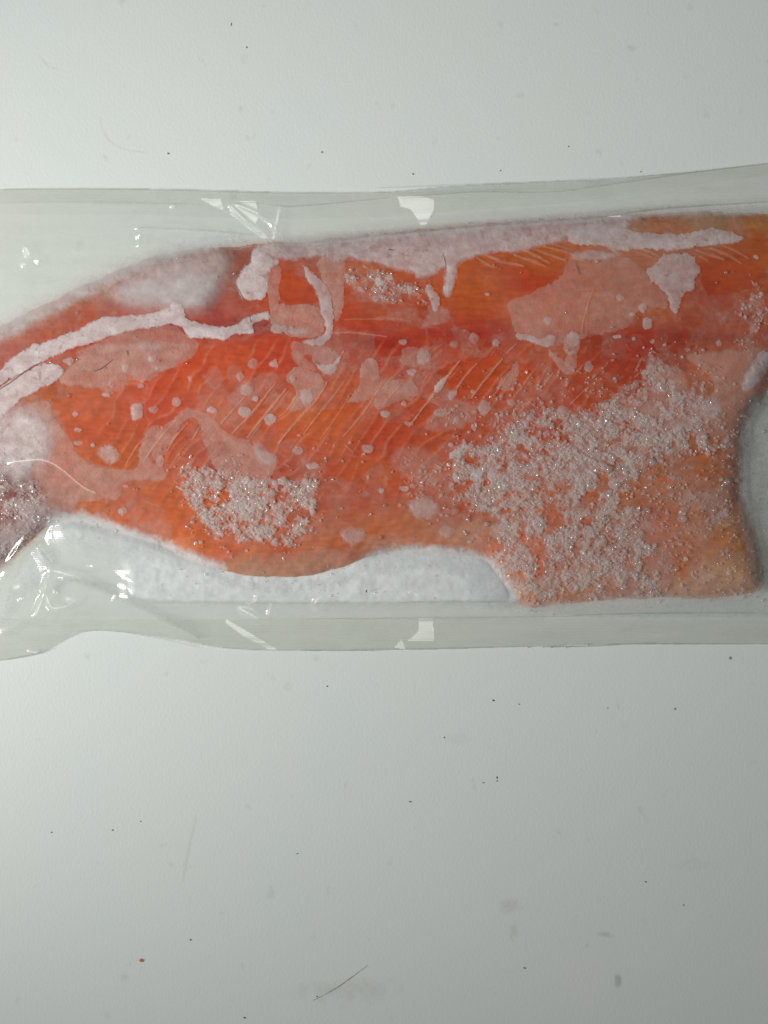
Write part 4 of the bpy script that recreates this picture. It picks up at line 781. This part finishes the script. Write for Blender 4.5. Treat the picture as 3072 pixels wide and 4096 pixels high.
for a in [
 ('Q3',611,1287,3.8,2.2,0,(208,92,48),'small orange salmon shred lying on the table near the lower left'),
 ('Q4',473,272,1.4,1.0,.4,(38,38,36),'black speck on the table below the centre of the bag'),
 ('Q3',823,1198,1.6,.9,.6,(84,90,88),'grey speck between the orange shred and the long scratch'),
 ('Q4',113,709,1.8,.8,.2,(90,92,88),'short grey fibre speck near the middle of the lower table'),
 ('Q4',488,605,.7,1.7,-.2,(60,60,56),'upright dark speck, the upper of a close pair'),
 ('Q4',488,620,.6,1.1,.2,(70,70,64),'upright dark speck, the lower of a close pair'),
 ('Q4',583,288,1.2,.6,.5,(100,104,102),'slim grey speck just right of the black speck'),
 ('Q4',429,627,1.5,.6,.3,(110,114,110),'faint grey speck left of the upright pair'),
 ('Q4',1495,89,2.3,2.1,0,(150,154,150),'round pale grey dot near the bag at the right side'),
 ('Q4',1256,308,1.5,1.4,0,(138,142,138),'smaller round pale dot below and left of the grey dot at the right'),
 ('Q4',1130,1055,1.3,.7,.8,(72,70,66),'dark chip on the right part of the lower table'),
 ('Q4',1294,1156,.9,.8,0,(60,58,54),'tiny dark chip right of and below the dark chip'),
 ('Q4',608,1428,2.0,.9,.3,(104,104,98),'grey smudged fleck near the bottom right of centre'),
 ('Q4',260,432,.9,.9,0,(86,88,84),'tiny dark dot left below the black speck'),
 ('Q4',966,305,.8,.6,.5,(84,86,82),'tiny dark dot between the black speck and the round pale dots'),
 ('Q3',1057,1535,1.3,1.0,.3,(48,48,44),'black crumb at the bottom edge of the photo left of the scratch'),
 ('Q3',1369,1443,.8,1.1,.3,(62,56,52),'dark crumb at the lower end of the scratch'),
 ('Q3',1413,103,1.0,.9,0,(116,120,116),'grey dot just below the bag left of the black speck'),
 ('Q3',1284,826,1.0,.8,0,(96,98,94),'grey dot left of the short fibre speck'),
 ('Q3',222,734,.8,.9,0,(104,108,104),'tiny grey dot on the far left of the lower table'),
 ('Q3',607,687,.7,.7,0,(90,94,92),'tiny dark dot on the left part of the lower table'),
 ('Q3',486,724,1.1,1.2,0,(150,156,154),'very faint dot left of the tiny dark dot'),
 ('Q1',727,663,1.5,1.0,.5,(96,100,96),'dark speck on the table above the left half of the bag'),
 ('Q1',1065,205,1.0,1.2,0,(140,146,142),'faint grey speck in the upper table near the middle'),
 ('Q1',998,105,.7,2.0,.2,(150,156,152),'faint slanted fleck near the top edge of the photo'),
 ('Q1',1390,658,1.4,1.2,0,(150,156,152),'faint grey dot above the triangular glint of the bag'),
 ('Q2',125,752,1.2,1.1,0,(116,122,118),'grey dot just above the bag edge left of centre'),
 ('Q2',503,737,.8,.7,0,(84,88,86),'tiny dark dot above the bag edge right of centre'),
 ('Q2',797,633,1.0,.8,.6,(110,114,110),'small curled grey speck above the right half of the bag'),
 ('Q2',1110,742,1.2,.7,0,(112,116,112),'grey speck touching the upper right bag edge')]:
    crumb('crumb', *a, 'crumb')
crumb('bag_crumb', 'H', 1483, 757, .9, 2.0, .1, (120, 80, 50), 'brown seed-like crumb on the bag over the white packed ice', 'crumb', .7, z=float(samp(Hm, p[0:1], p[1:2])[0])+.2)
for k, (x, y, rx, ry) in enumerate([(625, 42, 1.6, .5), (690, 41, .8, .6), (725, 42, 1.8, .5), (760, 41, .9, .5), (790, 42, .6, 1.2), (885, 30, .6, 1.4)]):
    o = crumb('edge_crumb', 'Q4', x, y, rx, ry, .2, (84, 84, 78), 'dark grit speck on the lower bag edge, '+['leftmost of the row of six', 'second from the left in its row', 'third from the left, a long dash', 'fourth from the left, a tiny dot', 'second from the right, a slanted tick', 'rightmost and highest, an upright tick'][k], 'crumb', .4, z=2.2)
    o['group'] = 'grit specks along the lower bag edge'
# long scratch and stains belong to the tabletop
def flatribbon(f, pts, wd, dens, mat):
    P = chaikin(cv(f, pts), 2, False)
    t = np.linspace(0, 1, len(P)); n = len(P)*6
    x = np.interp(np.linspace(0, 1, n), t, P[:, 0]); y = np.interp(np.linspace(0, 1, n), t, P[:, 1])
    tx = np.gradient(x); ty = np.gradient(y); l = np.hypot(tx, ty); nx, ny = -ty/l, tx/l
    ww = wd*(1+.6*fbm(x, y, 4, 3, 7)); co = []; de = []
    for c in (-1.6, -.5, .5, 1.6):
        co.append(world(x+nx*ww*c, y+ny*ww*c, np.full(n, .12))); de.append(np.full(n, 0 if abs(c) > 1 else dens)*(1+.7*fbm(x, y, 5, 3, 8))*np.sin(np.linspace(.1, 3.04, n))**.4)
    q = [(k*n+i, k*n+i+1, (k+1)*n+i+1, (k+1)*n+i) for k in range(3) for i in range(n-1)]
    return link('scratch_mark', mesh_np('scratch_mark', np.concatenate(co), np.array(q), attrs={'dens': np.clip(np.concatenate(de), 0, 1)}), mat, table)
M_mark = mat_frost('table_mark', (.20, .15, .13), (.30, .24, .21), amt=.5)
M_green = mat_frost('green_smudge', (.30, .38, .34), (.40, .48, .44), amt=.8, grain=600)
M_tan = mat_frost('tan_smudge', (.52, .42, .32), (.60, .50, .40), amt=.8, grain=600)
flatribbon('Q3', [(1350,1462),(1450,1410),(1520,1360),(1590,1308)], .5, .42, M_mark)
flatribbon('Q3', [(790,950),(810,830),(850,660)], 1.2, .06, M_mark)
flatribbon('Q1', [(430,500),(450,590),(520,645),(640,660)], .9, .05, M_mark)
flatribbon('Q1', [(165,235),(210,290),(250,300)], .9, .05, M_mark)
def stain(f, x, y, rx, ry, dens, mat):
    c = cv(f, [(x, y)])[0]; A, B = np.meshgrid(np.arange(c[0]-rx*1.6, c[0]+rx*1.6, 1.), np.arange(c[1]-ry*1.6, c[1]+ry*1.6, 1.))
    r = 1-np.hypot((A-c[0])/rx, (B-c[1])/ry) + .6*fbm(A, B, 10, 4, int(x) % 17)
    de = dens*sstep(0, .8, r)
    link('stain', grid_mesh('stain', A, B, np.full(A.shape, .1), de >= 0, {'dens': de}), mat, table)
for a in [('Q4',950,1285,12,5,.20,M_green),('Q4',1010,1480,5,12,.30,M_green),('Q4',535,1160,14,10,.14,M_tan),('Q4',560,1270,5,16,.12,M_tan),('Q3',540,1360,8,8,.12,M_green),('Q2',1070,205,6,4,.12,M_green),('Q2',740,105,5,3,.12,M_green),
          ('Q1',1040,470,4,5,.10,M_green),('Q2',930,660,6,6,.07,M_green),('Q2',590,415,6,4,.08,M_green),('Q4',1340,980,30,10,.05,M_tan),('Q3',1500,1420,60,16,.10,M_tan),('Q4',330,440,20,8,.05,M_green)]:
    stain(*a)
